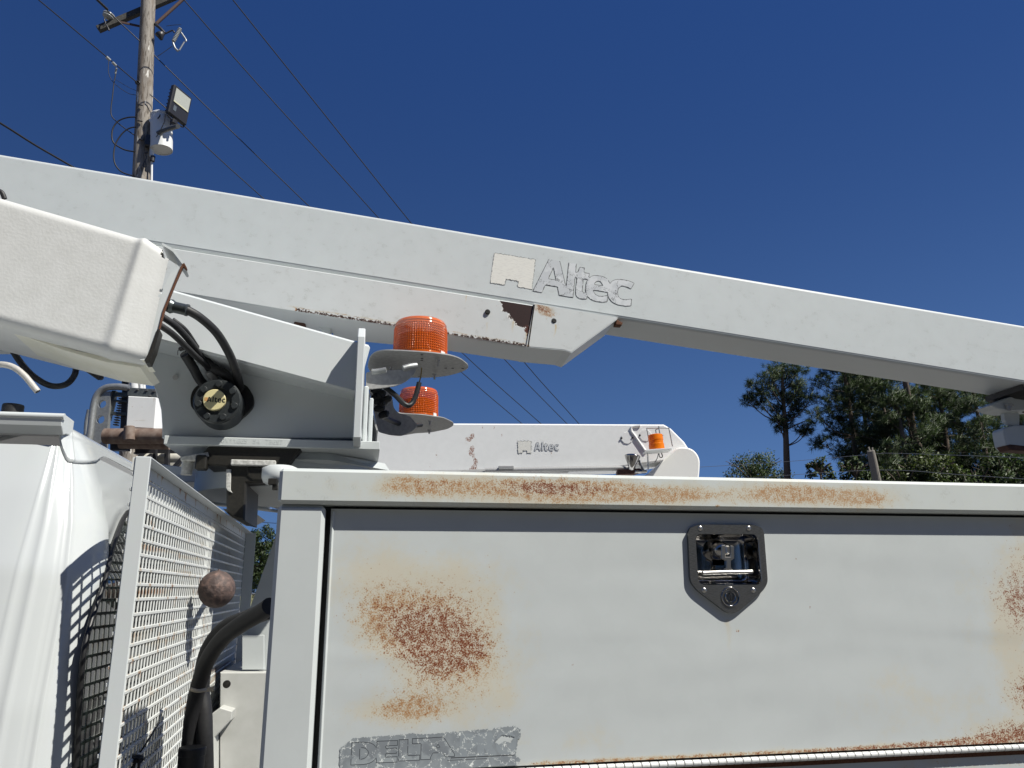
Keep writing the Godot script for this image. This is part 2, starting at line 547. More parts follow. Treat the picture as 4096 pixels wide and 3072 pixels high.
func make_materials() -> void:
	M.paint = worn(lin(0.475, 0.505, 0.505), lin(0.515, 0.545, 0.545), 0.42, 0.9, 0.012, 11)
	M.boom_paint = worn(lin(0.545, 0.575, 0.58), lin(0.57, 0.60, 0.605), 0.38, 1.3, 0.01, 12)
	M.cab_paint = worn(lin(0.50, 0.525, 0.53), lin(0.52, 0.545, 0.55), 0.18, 1.1, 0.006, 13)
	M.cab_paint.clearcoat_enabled = true
	M.cab_paint.clearcoat = 0.6
	M.cab_paint.clearcoat_roughness = 0.12
	M.fibre = worn(lin(0.52, 0.525, 0.51), lin(0.575, 0.58, 0.57), 0.62, 0.3, 0.012, 14)
	M.fibre.normal_enabled = true
	M.fibre.normal_scale = 0.11
	var nt := bump_texture(512, 0.07, 15, 2)
	nt.as_normal_map = true
	nt.bump_strength = 4.0
	M.fibre.normal_texture = nt
	M.fibre_bottom = worn(lin(0.60, 0.585, 0.47), lin(0.70, 0.69, 0.63), 0.6, 0.5, 0.01, 16)
	M.galv = worn(lin(0.26, 0.27, 0.27), lin(0.40, 0.41, 0.41), 0.45, 0.25, 0.02, 17, 0.6)
	M.dull_steel = worn(lin(0.30, 0.30, 0.30), lin(0.44, 0.44, 0.43), 0.5, 0.18, 0.02, 18, 0.35)
	M.chrome = mat(lin(0.42, 0.41, 0.40), 0.10, 1.0)
	M.brushed = worn(lin(0.17, 0.17, 0.168), lin(0.42, 0.42, 0.41), 0.34, 0.05, 0.03, 19, 1.0)
	M.brushed.uv1_scale = Vector3(8, 90, 20)
	M.black = mat(lin(0.012, 0.012, 0.013), 0.45)
	M.rubber = worn(lin(0.010, 0.010, 0.011), lin(0.024, 0.024, 0.026), 0.55, 0.12, 0.03, 20)
	M.grease = worn(lin(0.006, 0.006, 0.005), lin(0.02, 0.017, 0.012), 0.5, 0.10, 0.02, 21)
	M.satin = mat(lin(0.50, 0.49, 0.47), 0.30, 1.0)
	M.soot = mat(lin(0.014, 0.011, 0.010), 0.95)
	M.fitting = mat(lin(0.11, 0.125, 0.13), 0.35, 0.7)
	M.bolt = mat(lin(0.32, 0.31, 0.30), 0.4, 0.9)
	M.rust = worn(lin(0.05, 0.018, 0.009), lin(0.20, 0.075, 0.03), 0.85, 0.05, 0.03, 22)
	M.rust_brown = worn(lin(0.045, 0.020, 0.014), lin(0.11, 0.05, 0.035), 0.8, 0.2, 0.015, 23)
	M.glass = mat(lin(0.006, 0.010, 0.009), 0.03)
	M.glass.metallic_specular = 0.7
	M.hub = worn(lin(0.016, 0.019, 0.021), lin(0.035, 0.04, 0.042), 0.4, 0.1, 0.02, 24)
	M.cream = mat(lin(0.62, 0.55, 0.30), 0.45)
	M.ink = mat(lin(0.012, 0.012, 0.014), 0.5)
	M.amber = mat(lin(0.72, 0.13, 0.004), 0.10)
	M.amber.transparency = BaseMaterial3D.TRANSPARENCY_ALPHA
	M.amber.albedo_color.a = 0.62
	M.amber.cull_mode = BaseMaterial3D.CULL_DISABLED
	M.amber_core = mat(lin(0.62, 0.13, 0.012), 0.25, 0.5)
	M.amber_base = mat(lin(0.10, 0.016, 0.006), 0.3)
	M.wood = mat(Color.WHITE, 0.85)
	M.wood.albedo_texture = wood_texture()
	M.wood_dark = worn(lin(0.035, 0.033, 0.028), lin(0.085, 0.08, 0.068), 0.85, 0.6, 0.02, 25)
	M.wire = mat(lin(0.035, 0.036, 0.038), 0.5, 0.4)
	M.black_wire = mat(lin(0.008, 0.008, 0.009), 0.6)
	M.tank = mat(lin(0.68, 0.69, 0.68), 0.4)
	M.housing = mat(lin(0.022, 0.022, 0.026), 0.45)
	M.porcelain = mat(lin(0.33, 0.34, 0.33), 0.2)
	M.far_paint = worn(lin(0.68, 0.69, 0.68), lin(0.76, 0.77, 0.765), 0.4, 1.5, 0.01, 26)
	M.bark = worn(lin(0.055, 0.040, 0.030), lin(0.16, 0.125, 0.10), 0.95, 0.8, 0.03, 27)
	M.pole_grey = worn(lin(0.14, 0.125, 0.105), lin(0.28, 0.255, 0.22), 0.9, 0.5, 0.02, 28)

func wood_texture() -> ImageTexture:       # weathered pole: long grain, checks and flakes of old paper
	var w := 256
	var h := 1024
	var img := Image.create_empty(w, h, false, Image.FORMAT_RGB8)
	var a := noise(0.03, 4, 31)
	var b := noise(0.11, 3, 32)
	var c := noise(0.02, 3, 33)
	for j in h:
		for i in w:
			var x := cos(TAU * i / w) * 40.0
			var z := sin(TAU * i / w) * 40.0
			var g := a.get_noise_3d(x, j * 0.10, z)
			var f := b.get_noise_3d(x * 1.4, j * 0.13, z * 1.4)
			var p := c.get_noise_3d(x, j * 0.25, z)
			var col := Color(0.47, 0.44, 0.405).lerp(Color(0.57, 0.545, 0.51), clampf(0.5 + g * 1.3, 0, 1))
			col = col.lerp(Color(0.27, 0.235, 0.20), smoothstep(0.12, 0.40, f) * 0.75)
			col = col.lerp(Color(0.38, 0.32, 0.26), smoothstep(0.1, 0.5, p) * 0.5)
			col = col.lerp(Color(0.84, 0.83, 0.80), smoothstep(0.40, 0.46, a.get_noise_3d(x * 0.8 + 90.0, j * 0.22, z * 0.8)) * 0.9)
			img.set_pixel(i, j, col)
	return ImageTexture.create_from_image(img)

func ground() -> void:
	var b := Build.new()
	b.face([Vector3(-700, 0, -900), Vector3(700, 0, -900), Vector3(700, 0, 500), Vector3(-700, 0, 500)], Vector3.UP)
	var gm := worn(lin(0.075, 0.072, 0.066), lin(0.16, 0.153, 0.14), 0.95, 3.0, 0.02, 41)
	structure("ground", b, gm)
	var r := Vector3(0.9827, 0, 0.1857)
	var f := Vector3(0.1857, 0, -0.9827)
	b = Build.new()
	b.face([f * 90.0 - r * 300.0 + Vector3(0, .004, 0), f * 90.0 + r * 300.0 + Vector3(0, .004, 0), f * 420.0 + r * 500.0 + Vector3(0, .004, 0), f * 420.0 - r * 500.0 + Vector3(0, .004, 0)], Vector3.UP)
	structure("grass_verge", b, worn(lin(0.085, 0.095, 0.035), lin(0.19, 0.17, 0.075), 0.95, 6.0, 0.02, 42))
	b = Build.new()
	b.face([f * 64.0 - r * 300.0 + Vector3(0, .004, 0), f * 64.0 + r * 300.0 + Vector3(0, .004, 0), f * 89.0 + r * 300.0 + Vector3(0, .004, 0), f * 89.0 - r * 300.0 + Vector3(0, .004, 0)], Vector3.UP)
	structure("road", b, worn(lin(0.13, 0.13, 0.13), lin(0.19, 0.19, 0.19), 0.9, 4.0, 0.02, 43))
	b = Build.new()
	b.face([f * 65.0 - r * 300.0 + Vector3(0, .008, 0), f * 65.0 + r * 300.0 + Vector3(0, .008, 0), f * 66.2 + r * 300.0 + Vector3(0, .008, 0), f * 66.2 - r * 300.0 + Vector3(0, .008, 0)], Vector3.UP)
	structure("road_line", b, mat(lin(0.55, 0.55, 0.53), 0.8))

# ---- the near truck -------------------------------------------------------------------------------------------------
func service_body() -> void:
	var b := Build.new()
	# walls of the body behind and beside the door, and the folded corner post
	b.box(Vector3(1.15, 1.10, -0.17), Vector3(2.52, 0.5, 0.15), 0.0)
	b.box(Vector3(1.16, 1.53, -0.12), Vector3(2.50, 0.37, 0.05), 0.0)
	part("service_body", b, M.paint, truck)
	b = Build.new()
	b.box(Vector3(-0.0875, 1.26, -0.032), Vector3(0.065, 0.915, 0.05), 0.0055)
	part("corner_post", b, M.paint, truck)
	# the rail along the top, with its rust
	var r := Rect2(-0.13, 1.70, 1.40, 0.08)
	var bl := []
	var rng := RandomNumberGenerator.new()
	rng.seed = 5
	for k in 13:
		var x := lerpf(0.065, 0.80, k / 12.0)
		bl.append([Vector2(x, 1.741 + rng.randf_range(-0.005, 0.005)), rng.randf_range(0.05, 0.075), rng.randf_range(0.014, 0.024), 0.62, rng.randf_range(0.35, 0.65), 0.0])
	bl.append_array([
		[Vector2(0.2795, 1.7452), 0.085, 0.016, 0.5, 0.9, 0.95], [Vector2(0.0904, 1.7473), 0.06, 0.016, 0.3, 0.4, 0.55], [Vector2(0.2115, 1.7477), 0.10, 0.014, 0.3, 0.5, 0.45],
		[Vector2(0.6682, 1.7443), 0.075, 0.017, 0.4, 0.85, 0.35], [Vector2(0.4639, 1.7409), 0.05, 0.014, 0.3, 0.6, 0.2], [Vector2(0.3764, 1.7451), 0.06, 0.014, 0.3, 0.5, 0.45],
		[Vector2(0.7859, 1.7423), 0.045, 0.014, 0.55, 0.45, 0.0], [Vector2(0.0473, 1.7536), 0.03, 0.016, 0.5, 0.45, 0.0], [Vector2(0.5319, 1.724), 0.004, 0.002, 0.8, 1.5, 0.8]])
	b = Build.new()
	b.box(Vector3(1.14, 1.743, -0.075), Vector3(2.52, 0.050, 0.15), 0.005)
	part("top_rail", b, mapped(weathered(r, 1300.0, Color(0.755, 0.775, 0.765), bl, [], [], 51, 0.12), r, 0.5), truck).set_meta("label", "top rail streaked with orange rust")
	b = Build.new()
	b.box(Vector3(1.16, 1.712, -0.058), Vector3(2.44, 0.011, 0.03), 0.0)
	b.box(Vector3(-0.052, 1.45, -0.055), Vector3(0.024, 0.55, 0.03), 0.0)
	part("door_seal", b, M.black, truck)
	# the compartment door, cut out for its latch
	var lo := Vector2(-0.0475, 1.3672)
	var hi := Vector2(2.20, 1.7135)
	var h0: Vector2 = Vector2(0.5012, 1.6068)
	var h1: Vector2 = Vector2(0.6004, 1.6805)
	b = Build.new()
	for q in [[lo.x, lo.y, h0.x, hi.y], [h1.x, lo.y, hi.x, hi.y], [h0.x, lo.y, h1.x, h0.y], [h0.x, h1.y, h1.x, hi.y]]:
		b.box(Vector3((q[0] + q[2]) * 0.5, (q[1] + q[3]) * 0.5, -0.031), Vector3(q[2] - q[0], q[3] - q[1], 0.022))
	b.box(Vector3(lo.x + 0.0028, 1.5404, -0.0210), Vector3(0.0056, 0.343, 0.006), 0.0024)
	r = Rect2(-0.06, 1.36, 1.28, 0.36)
	bl = [
		[Vector2(0.1055, 1.5333), 0.066, 0.050, 0.75, 0.75, 1.02], [Vector2(0.1425, 1.5193), 0.055, 0.035, 0.4, 0.5, 0.72], [Vector2(0.0752, 1.5604), 0.070, 0.045, 0.5, 0.6, 0.32],
		[Vector2(0.0188, 1.5879), 0.055, 0.05, 0.55, 0.55, 0.34], [Vector2(0.041, 1.5475), 0.06, 0.045, 0.45, 0.45, 0.25], [Vector2(0.1238, 1.5939), 0.07, 0.045, 0.5, 0.40, 0.30],
		[Vector2(0.0879, 1.6147), 0.10, 0.045, 0.55, 0.10, 0.0], [Vector2(0.1186, 1.4804), 0.075, 0.05, 0.85, 0.48, 0.30], [Vector2(0.0711, 1.4559), 0.05, 0.03, 0.35, 0.40, 0.18],
		[Vector2(0.0446, 1.4409), 0.07, 0.018, 0.6, 0.50, 0.1], [Vector2(0.0885, 1.4427), 0.05, 0.016, 0.3, 0.45, 0.15], [Vector2(0.171, 1.4857), 0.05, 0.06, 0.4, 0.28, 0.0], [Vector2(0.1815, 1.5592), 0.035, 0.06, 0.3, 0.30, 0.1],
		[Vector2(0.2064, 1.4455), 0.03, 0.03, 0.35, 0.1, 0.0], [Vector2(0.0099, 1.6389), 0.05, 0.03, 0.4, 0.0, 0.0],
		[Vector2(1.0532, 1.576), 0.060, 0.065, 0.60, 0.25, 0.95], [Vector2(1.0797, 1.66), 0.045, 0.07, 0.5, 0.2, 0.35], [Vector2(1.0395, 1.4389), 0.05, 0.04, 0.6, 0.8, 0.85], [Vector2(1.0247, 1.503), 0.05, 0.12, 0.5, 0.0, 0.0],
		[Vector2(1.0009, 1.3817), 0.09, 0.020, 0.7, 0.8, 0.95], [Vector2(0.8572, 1.4152), 0.11, 0.05, 0.22, 0.0, 0.0], [Vector2(0.8032, 1.4562), 0.06, 0.03, 0.22, 0.0, 0.0], [Vector2(0.3131, 1.3965), 0.05, 0.02, 0.25, 0.05, 0.0],
		[Vector2(0.5588, 1.5391), 0.0025, 0.0025, 0.5, 1.2, 1.6], [Vector2(0.3012, 1.496), 0.0022, 0.0022, 0.0, 0.2, 1.5], [Vector2(0.682, 1.5716), 0.0018, 0.0018, 0.0, 0.2, 1.4], [Vector2(0.6656, 1.6451), 0.0018, 0.0018, 0.0, 0.2, 1.4]]
	for k in 22:                                     # the rusted bottom edge over the hinge
		var x := lerpf(0.26, 1.22, k / 21.0)
		bl.append([Vector2(x, 1.3682 + 0.006 * smoothstep(0.6, 1.2, x)), 0.034, 0.0045 + 0.004 * smoothstep(0.6, 1.2, x), 0.85, 0.95, 0.55 + 0.5 * smoothstep(0.35, 1.0, x)])
	var dm := mapped(weathered(r, 1150.0, Color(0.735, 0.755, 0.755), bl, [], [[Vector2(0.544, 1.5548), 0.05, 0.006, 0.25]], 52, 0.0), r, 0.5)
	relief(dm, 0.10, 512, 0.006, 55, 2)
	var door := part("compartment_door", b, dm, truck)
	door.set_meta("label", "wide compartment door with a patch of speckled rust and a recessed latch")
	# the panel below and the piano hinge between them
	b = Build.new()
	b.box(Vector3(1.16, 1.155, -0.052), Vector3(2.42, 0.40, 0.06), 0.004)
	r = Rect2(-0.06, 1.22, 1.28, 0.15)
	bl = []
	for k in 16:
		bl.append([Vector2(lerpf(0.35, 1.2, k / 15.0) + rng.randf_range(-.02, .02), 1.345 - rng.randf_range(0, 0.02)), 0.03, 0.012, 0.4, 0.52, 0.0])
	part("lower_panel", b, mapped(weathered(r, 800.0, Color(0.735, 0.755, 0.755), bl, [], [], 53), r, 0.5), truck)
	b = Build.new()
	b.box(Vector3(1.08, 1.3555, -0.0225), Vector3(2.25, 0.012, 0.004))
	b.rod(Vector3(-0.04, 1.3612, -0.0145), Vector3(2.2, 1.3612, -0.0145), 0.0024, 8)
	var hinge := part("piano_hinge", b, M.rust, truck)
	b = Build.new()
	b.rod(Vector3(-0.00585, 0, 0), Vector3(0.00585, 0, 0), 0.0043, 12, 0.0006)
	var km := b.mesh()
	var hm := worn(lin(0.55, 0.56, 0.55), lin(0.74, 0.75, 0.74), 0.45, 0.06, 0.02, 54)
	for k in 130:
		var o := MeshInstance3D.new()
		o.name = "knuckle"
		o.mesh = km
		o.material_override = hm
		hinge.add_child(o, true)
		o.position = Vector3(-0.03 + k * 0.0127, 1.3612, -0.0145)
	sticker(door)

func sticker(door: Node3D) -> void:      # the cracked grey decal, drawn on a thin sheet with ragged edges
	var p0: Vector2 = Vector2(-0.0221, 1.3563)
	var p1: Vector2 = Vector2(0.228, 1.4203)
	var r := Rect2(p0, p1 - p0)
	var per := 2600.0
	var w := int(r.size.x * per)
	var h := int(r.size.y * per)
	var W := float(w)
	var H := float(h)
	var delta := word([["D", W * 0.075, W * 0.198, H * 0.255, H * 0.645], ["E", W * 0.208, W * 0.308, H * 0.245, H * 0.625], ["L", W * 0.325, W * 0.428, H * 0.235, H * 0.61], ["T", W * 0.395, W * 0.535, H * 0.225, H * 0.60], ["A", W * 0.445, W * 0.615, H * 0.215, H * 0.565]], w, h, 0.0, 4)
	var pro := word([["P", W * 0.655, W * 0.74, H * 0.175, H * 0.59], ["R", W * 0.75, W * 0.845, H * 0.165, H * 0.58], ["O", W * 0.855, W * 0.955, H * 0.17, H * 0.57]], w, h, 0.0, 4)
	var big := noise(0.02, 3, 61)
	var fine := noise(0.11, 3, 62)
	var cell := FastNoiseLite.new()
	cell.noise_type = FastNoiseLite.TYPE_CELLULAR
	cell.fractal_type = FastNoiseLite.FRACTAL_NONE
	cell.frequency = 0.024
	cell.seed = 63
	cell.cellular_return_type = FastNoiseLite.RETURN_DISTANCE2_SUB
	var img := Image.create_empty(w, h, false, Image.FORMAT_RGBA8)
	var outline := PackedVector2Array([Vector2(0.075, 0.15), Vector2(0.40, 0.10), Vector2(0.45, 0.13), Vector2(0.62, 0.10), Vector2(0.80, 0.07), Vector2(0.82, 0.11), Vector2(0.84, 0.05), Vector2(0.955, 0.03), Vector2(0.985, 0.10), Vector2(0.985, 0.27), Vector2(0.972, 0.30), Vector2(0.955, 0.62), Vector2(0.985, 0.70), Vector2(0.955, 0.86), Vector2(0.90, 1.2), Vector2(0.10, 1.2), Vector2(0.055, 0.92), Vector2(0.01, 0.66), Vector2(0.01, 0.34)])
	var patch := PackedVector2Array([Vector2(0.84, 0.34), Vector2(0.88, 0.20), Vector2(0.95, 0.24), Vector2(0.93, 0.36), Vector2(0.89, 0.32), Vector2(0.865, 0.40)])
	for j in h:
		for i in w:
			var q := Vector2(i / W, j / H)
			var wob := Vector2(fine.get_noise_2d(i, j) * 0.006, fine.get_noise_2d(i + 300, j) * 0.02)
			var nb := big.get_noise_2d(i, j)
			var c := Color(0.475, 0.50, 0.52).lerp(Color(0.53, 0.555, 0.57), clampf(0.5 + nb, 0, 1))
			var in_d := delta[j * w + i] == 1
			var in_p := pro[j * w + i] == 1
			if in_d:
				c = c.lerp(Color(0.44, 0.46, 0.48), 0.5)
				c = c.lerp(Color(0.66, 0.69, 0.70), smoothstep(0.15, 0.6, nb + 0.9 * smoothstep(0.40, 0.62, q.y)) * 0.45)
			if in_p: c = c.lerp(Color(0.54, 0.57, 0.59), 0.7)
			var cr: float = cell.get_noise_2d(i + fine.get_noise_2d(i, j) * 8.0, (j + fine.get_noise_2d(i, j + 99) * 8.0) * 1.1) + 1.0
			var open := smoothstep(-0.5, 0.25, big.get_noise_2d(i * 0.6 + 500, j * 0.6) + (0.3 if q.y > 0.66 or q.y < 0.22 else -0.05))
			if cr < 0.036 * open: c = Color(0.86, 0.875, 0.86)
			if in_d and edge_of(delta, w, h, i, j, 2) and nb > -0.45: c = Color(0.16, 0.17, 0.19)
			if q.y > 0.600 and q.y < 0.616 and q.x > 0.60 and q.x < 0.95: c = Color(0.20, 0.21, 0.22)
			if q.y > 0.645 and q.y < 0.66 and q.x > 0.58 and q.x < 0.80 and nb > -0.2: c = Color(0.24, 0.25, 0.26)
			c = c.lerp(Color(0.80, 0.815, 0.81), smoothstep(0.3, 0.5, fine.get_noise_2d(i * 0.5, j * 0.5 + 700) + nb * 0.4) * smoothstep(0.82, 0.95, q.x) * smoothstep(0.45, 0.6, q.y))
			c.a = 1.0 if Geometry2D.is_point_in_polygon(q + wob, outline) and not Geometry2D.is_point_in_polygon(q + wob * 1.5, patch) else 0.0
			img.set_pixel(i, j, c)
	var m := mapped(ImageTexture.create_from_image(img), r, 0.6)
	m.transparency = BaseMaterial3D.TRANSPARENCY_ALPHA_SCISSOR
	m.alpha_scissor_threshold = 0.5
	var b := Build.new()
	b.face([Vector3(r.position.x, maxf(r.position.y, 1.3682), -0.0192), Vector3(r.end.x, maxf(r.position.y, 1.3682), -0.0192), Vector3(r.end.x, r.end.y, -0.0192), Vector3(r.position.x, r.end.y, -0.0192)], Vector3.BACK)
	part("sticker", b, m, door).set_meta("label", "grey cracked lettering sticker")

func latch() -> void:
	var door: Node3D = truck.get_node("compartment_door")
	var z0 := -0.0195
	var outer := soft([Vector2(0.4912, 1.691), Vector2(0.5051, 1.696), Vector2(0.5967, 1.6969), Vector2(0.6101, 1.6916), Vector2(0.6127, 1.6831), Vector2(0.6119, 1.6093), Vector2(0.6032, 1.5974), Vector2(0.562, 1.5684), Vector2(0.5502, 1.5638), Vector2(0.5399, 1.5661), Vector2(0.4953, 1.5988), Vector2(0.4858, 1.6116), Vector2(0.4871, 1.6841)], 0.007)
	var hole := rounded(Vector2(0.4986, 1.6061), Vector2(0.602, 1.6819), 0.009)
	var b := Build.new()
	plate(b, outer, [hole], z0, -0.0135)
	part("latch_plate", b, M.brushed, door)
	# the pressed dish: sloping walls and a flat floor
	b = Build.new()
	var lip := rounded(Vector2(0.4986, 1.6061), Vector2(0.602, 1.6819), 0.009, 6)
	var n := lip.size()
	var c := Vector2.ZERO
	for p in lip: c += p / n
	var rows := []
	for st in [[1.0, -0.0136], [0.985, -0.0148], [0.955, -0.020], [0.93, -0.032], [0.90, -0.044], [0.86, -0.0485], [0.80, -0.050], [0.4, -0.0502], [0.0, -0.0502]]:
		var row := []
		for i in n + 1:
			var q: Vector2 = c + (lip[i % n] - c) * st[0]
			row.append(Vector3(q.x, q.y, st[1]))
		rows.append(row)
	b.sheet(rows, Vector3.BACK)
	part("latch_dish", b, M.chrome, door)
	# pivot cup, fork and folding T handle
	b = Build.new()
	var pv: Vector3 = Vector3(0.5468, 1.6588, -0.034)
	b.lathe([Vector2(0, 0.012), Vector2(0.006, 0.012), Vector2(0.011, 0.009), Vector2(0.0145, 0.0), Vector2(0.0165, -0.012), Vector2(0.0165, -0.018)], 28, Build.along(pv, Vector3.BACK), true)
	part("latch_pivot", b, M.chrome, door)
	b = Build.new()
	var zz := -0.023
	b.prism([Vector2(0.5433, 1.6643), Vector2(0.5446, 1.6655), Vector2(0.55, 1.6655), Vector2(0.5485, 1.6477), Vector2(0.5572, 1.6477), Vector2(0.5587, 1.6648), Vector2(0.5628, 1.6644), Vector2(0.5647, 1.6629), Vector2(0.5633, 1.6455), Vector2(0.5576, 1.6421), Vector2(0.5567, 1.6319), Vector2(0.5605, 1.6271), Vector2(0.5423, 1.6271), Vector2(0.5493, 1.6319), Vector2(0.5502, 1.6421), Vector2(0.5422, 1.6454)], zz - 0.002, zz + 0.002, 0.0005)
	b.rod(Vector3(0.5094, 1.6238, -0.023), Vector3(0.5927, 1.6255, -0.023), 0.0036, 16, 0.001)
	b.box(Vector3(0.5536, 1.6583, -0.023), Vector3(0.0095, 0.0145, 0.006), 0.003)
	part("latch_handle", b, M.satin, door)
	b = Build.new()
	var kc: Vector3 = Vector3(0.5483, 1.5886, -0.0138)
	b.lathe([Vector2(0.0150, -0.001), Vector2(0.0148, 0.0016), Vector2(0.0138, 0.0024), Vector2(0.0122, 0.0010), Vector2(0.0112, -0.006)], 32, Build.along(kc, Vector3.BACK), true)
	b.lathe([Vector2(0.0095, -0.008), Vector2(0.0095, 0.0020), Vector2(0.0088, 0.0030), Vector2(0.0076, 0.0030), Vector2(0.0070, 0.0024), Vector2(0, 0.0024)], 28, Build.along(kc, Vector3.BACK))
	part("key_lock", b, M.chrome, door)
	b = Build.new()
	b.box(kc + Vector3(0, 0, 0.0022), Vector3(0.0022, 0.0085, 0.0012), 0.0002)
	part("key_slot", b, M.black, door)
	for p in [Vector3(0.5072, 1.6904, -0.0135), Vector3(0.5875, 1.6911, -0.0135), Vector3(0.5069, 1.5983, -0.0135), Vector3(0.5865, 1.5979, -0.0135)]:
		b = Build.new()
		b.lathe([Vector2(0.0042, -0.0005), Vector2(0.0038, 0.0008), Vector2(0.0022, 0.0016), Vector2(0, 0.0018)], 14, Build.along(p, Vector3.BACK), true)
		part("rivet", b, M.satin, door)

# The cab's rear corner: at each height a plan curve from the side, round the corner, along the back.
func cab_z(y: float) -> float:
	return sample([1.0, 1.30, 1.45, 1.635, 1.75, 1.84, 1.87], [-0.045, -0.068, -0.084, -0.118, -0.155, -0.190, -0.215], y)

func cab_x(y: float) -> float:
	return sample([1.0, 1.4, 1.62, 1.70, 1.76, 1.80, 1.84, 1.865], [-0.372, -0.380, -0.384, -0.402, -0.424, -0.442, -0.464, -0.50], y)

func sample(xs: Array, ys: Array, x: float) -> float:
	if x <= xs[0]: return ys[0]
	for i in range(1, xs.size()):
		if x <= xs[i]: return lerpf(ys[i - 1], ys[i], (x - xs[i - 1]) / (xs[i] - xs[i - 1]))
	return ys[-1]

func window_edge(y: float) -> float:
	return sample([1.0, 1.366, 1.457, 1.523, 1.572, 1.626, 1.666, 1.70, 1.72, 1.736, 1.748], [-0.155, -0.143, -0.128, -0.122, -0.148, -0.19, -0.235, -0.285, -0.325, -0.365, -0.42], y)

func cab_row(y: float, grow := 0.0, only := -1) -> Array:
	var zc := cab_z(y)
	var xb := cab_x(y)
	var row := []
	for k in (9 if only < 0 else 0): row.append(Vector3(lerpf(-2.2, -0.51, pow(k / 8.0, 0.4)), y, zc + 0.004))
	var soft_r := 0.095
	var p0 := Vector2(-0.486, zc)
	var p1 := Vector2(xb, zc - 0.010)
	var p2 := Vector2(xb, zc - soft_r)
	var prev := Vector2(-0.51, zc + 0.004)
	if only >= 0 and only < 9: return [Vector3(lerpf(-2.2, -0.51, pow(only / 8.0, 0.4)), y, zc + 0.004)]
	for k in 57:
		if only >= 0 and only != k + 9: continue
		var t := k / 56.0
		var q := p0.lerp(p1, t).lerp(p1.lerp(p2, t), t)
		var d := (p1 - p0).lerp(p2 - p1, t).normalized()
		var nn := Vector2(-d.y, d.x)
		if nn.y < 0.0 and nn.x < 0.0: nn = -nn
		# pressed ridges of the corner and the folded seam
		var bump := 0.0016 * exp(-pow((t - 0.03) / 0.022, 2)) + 0.0018 * exp(-pow((t - 0.145) / 0.024, 2)) - 0.0005 * exp(-pow((t - 0.088) / 0.028, 2)) - 0.0008 * exp(-pow((t - 0.30) / 0.008, 2)) + 0.0028 * exp(-pow((t - 0.40) / 0.022, 2))
		bump *= smoothstep(1.865, 1.80, y)
		q += nn * (bump + grow)
		row.append(Vector3(q.x, y, q.y))
	for k in range(1, 60):
		if only >= 0 and only != k + 65: continue
		var z := zc - soft_r - 1.35 * pow(k / 59.0, 1.3)
		var dd: float = z - window_edge(y)
		var dip := 0.006 * exp(-pow(dd / 0.030, 2)) * smoothstep(1.785, 1.70, y)
		row.append(Vector3(xb + grow - dip, y, z))
	return row

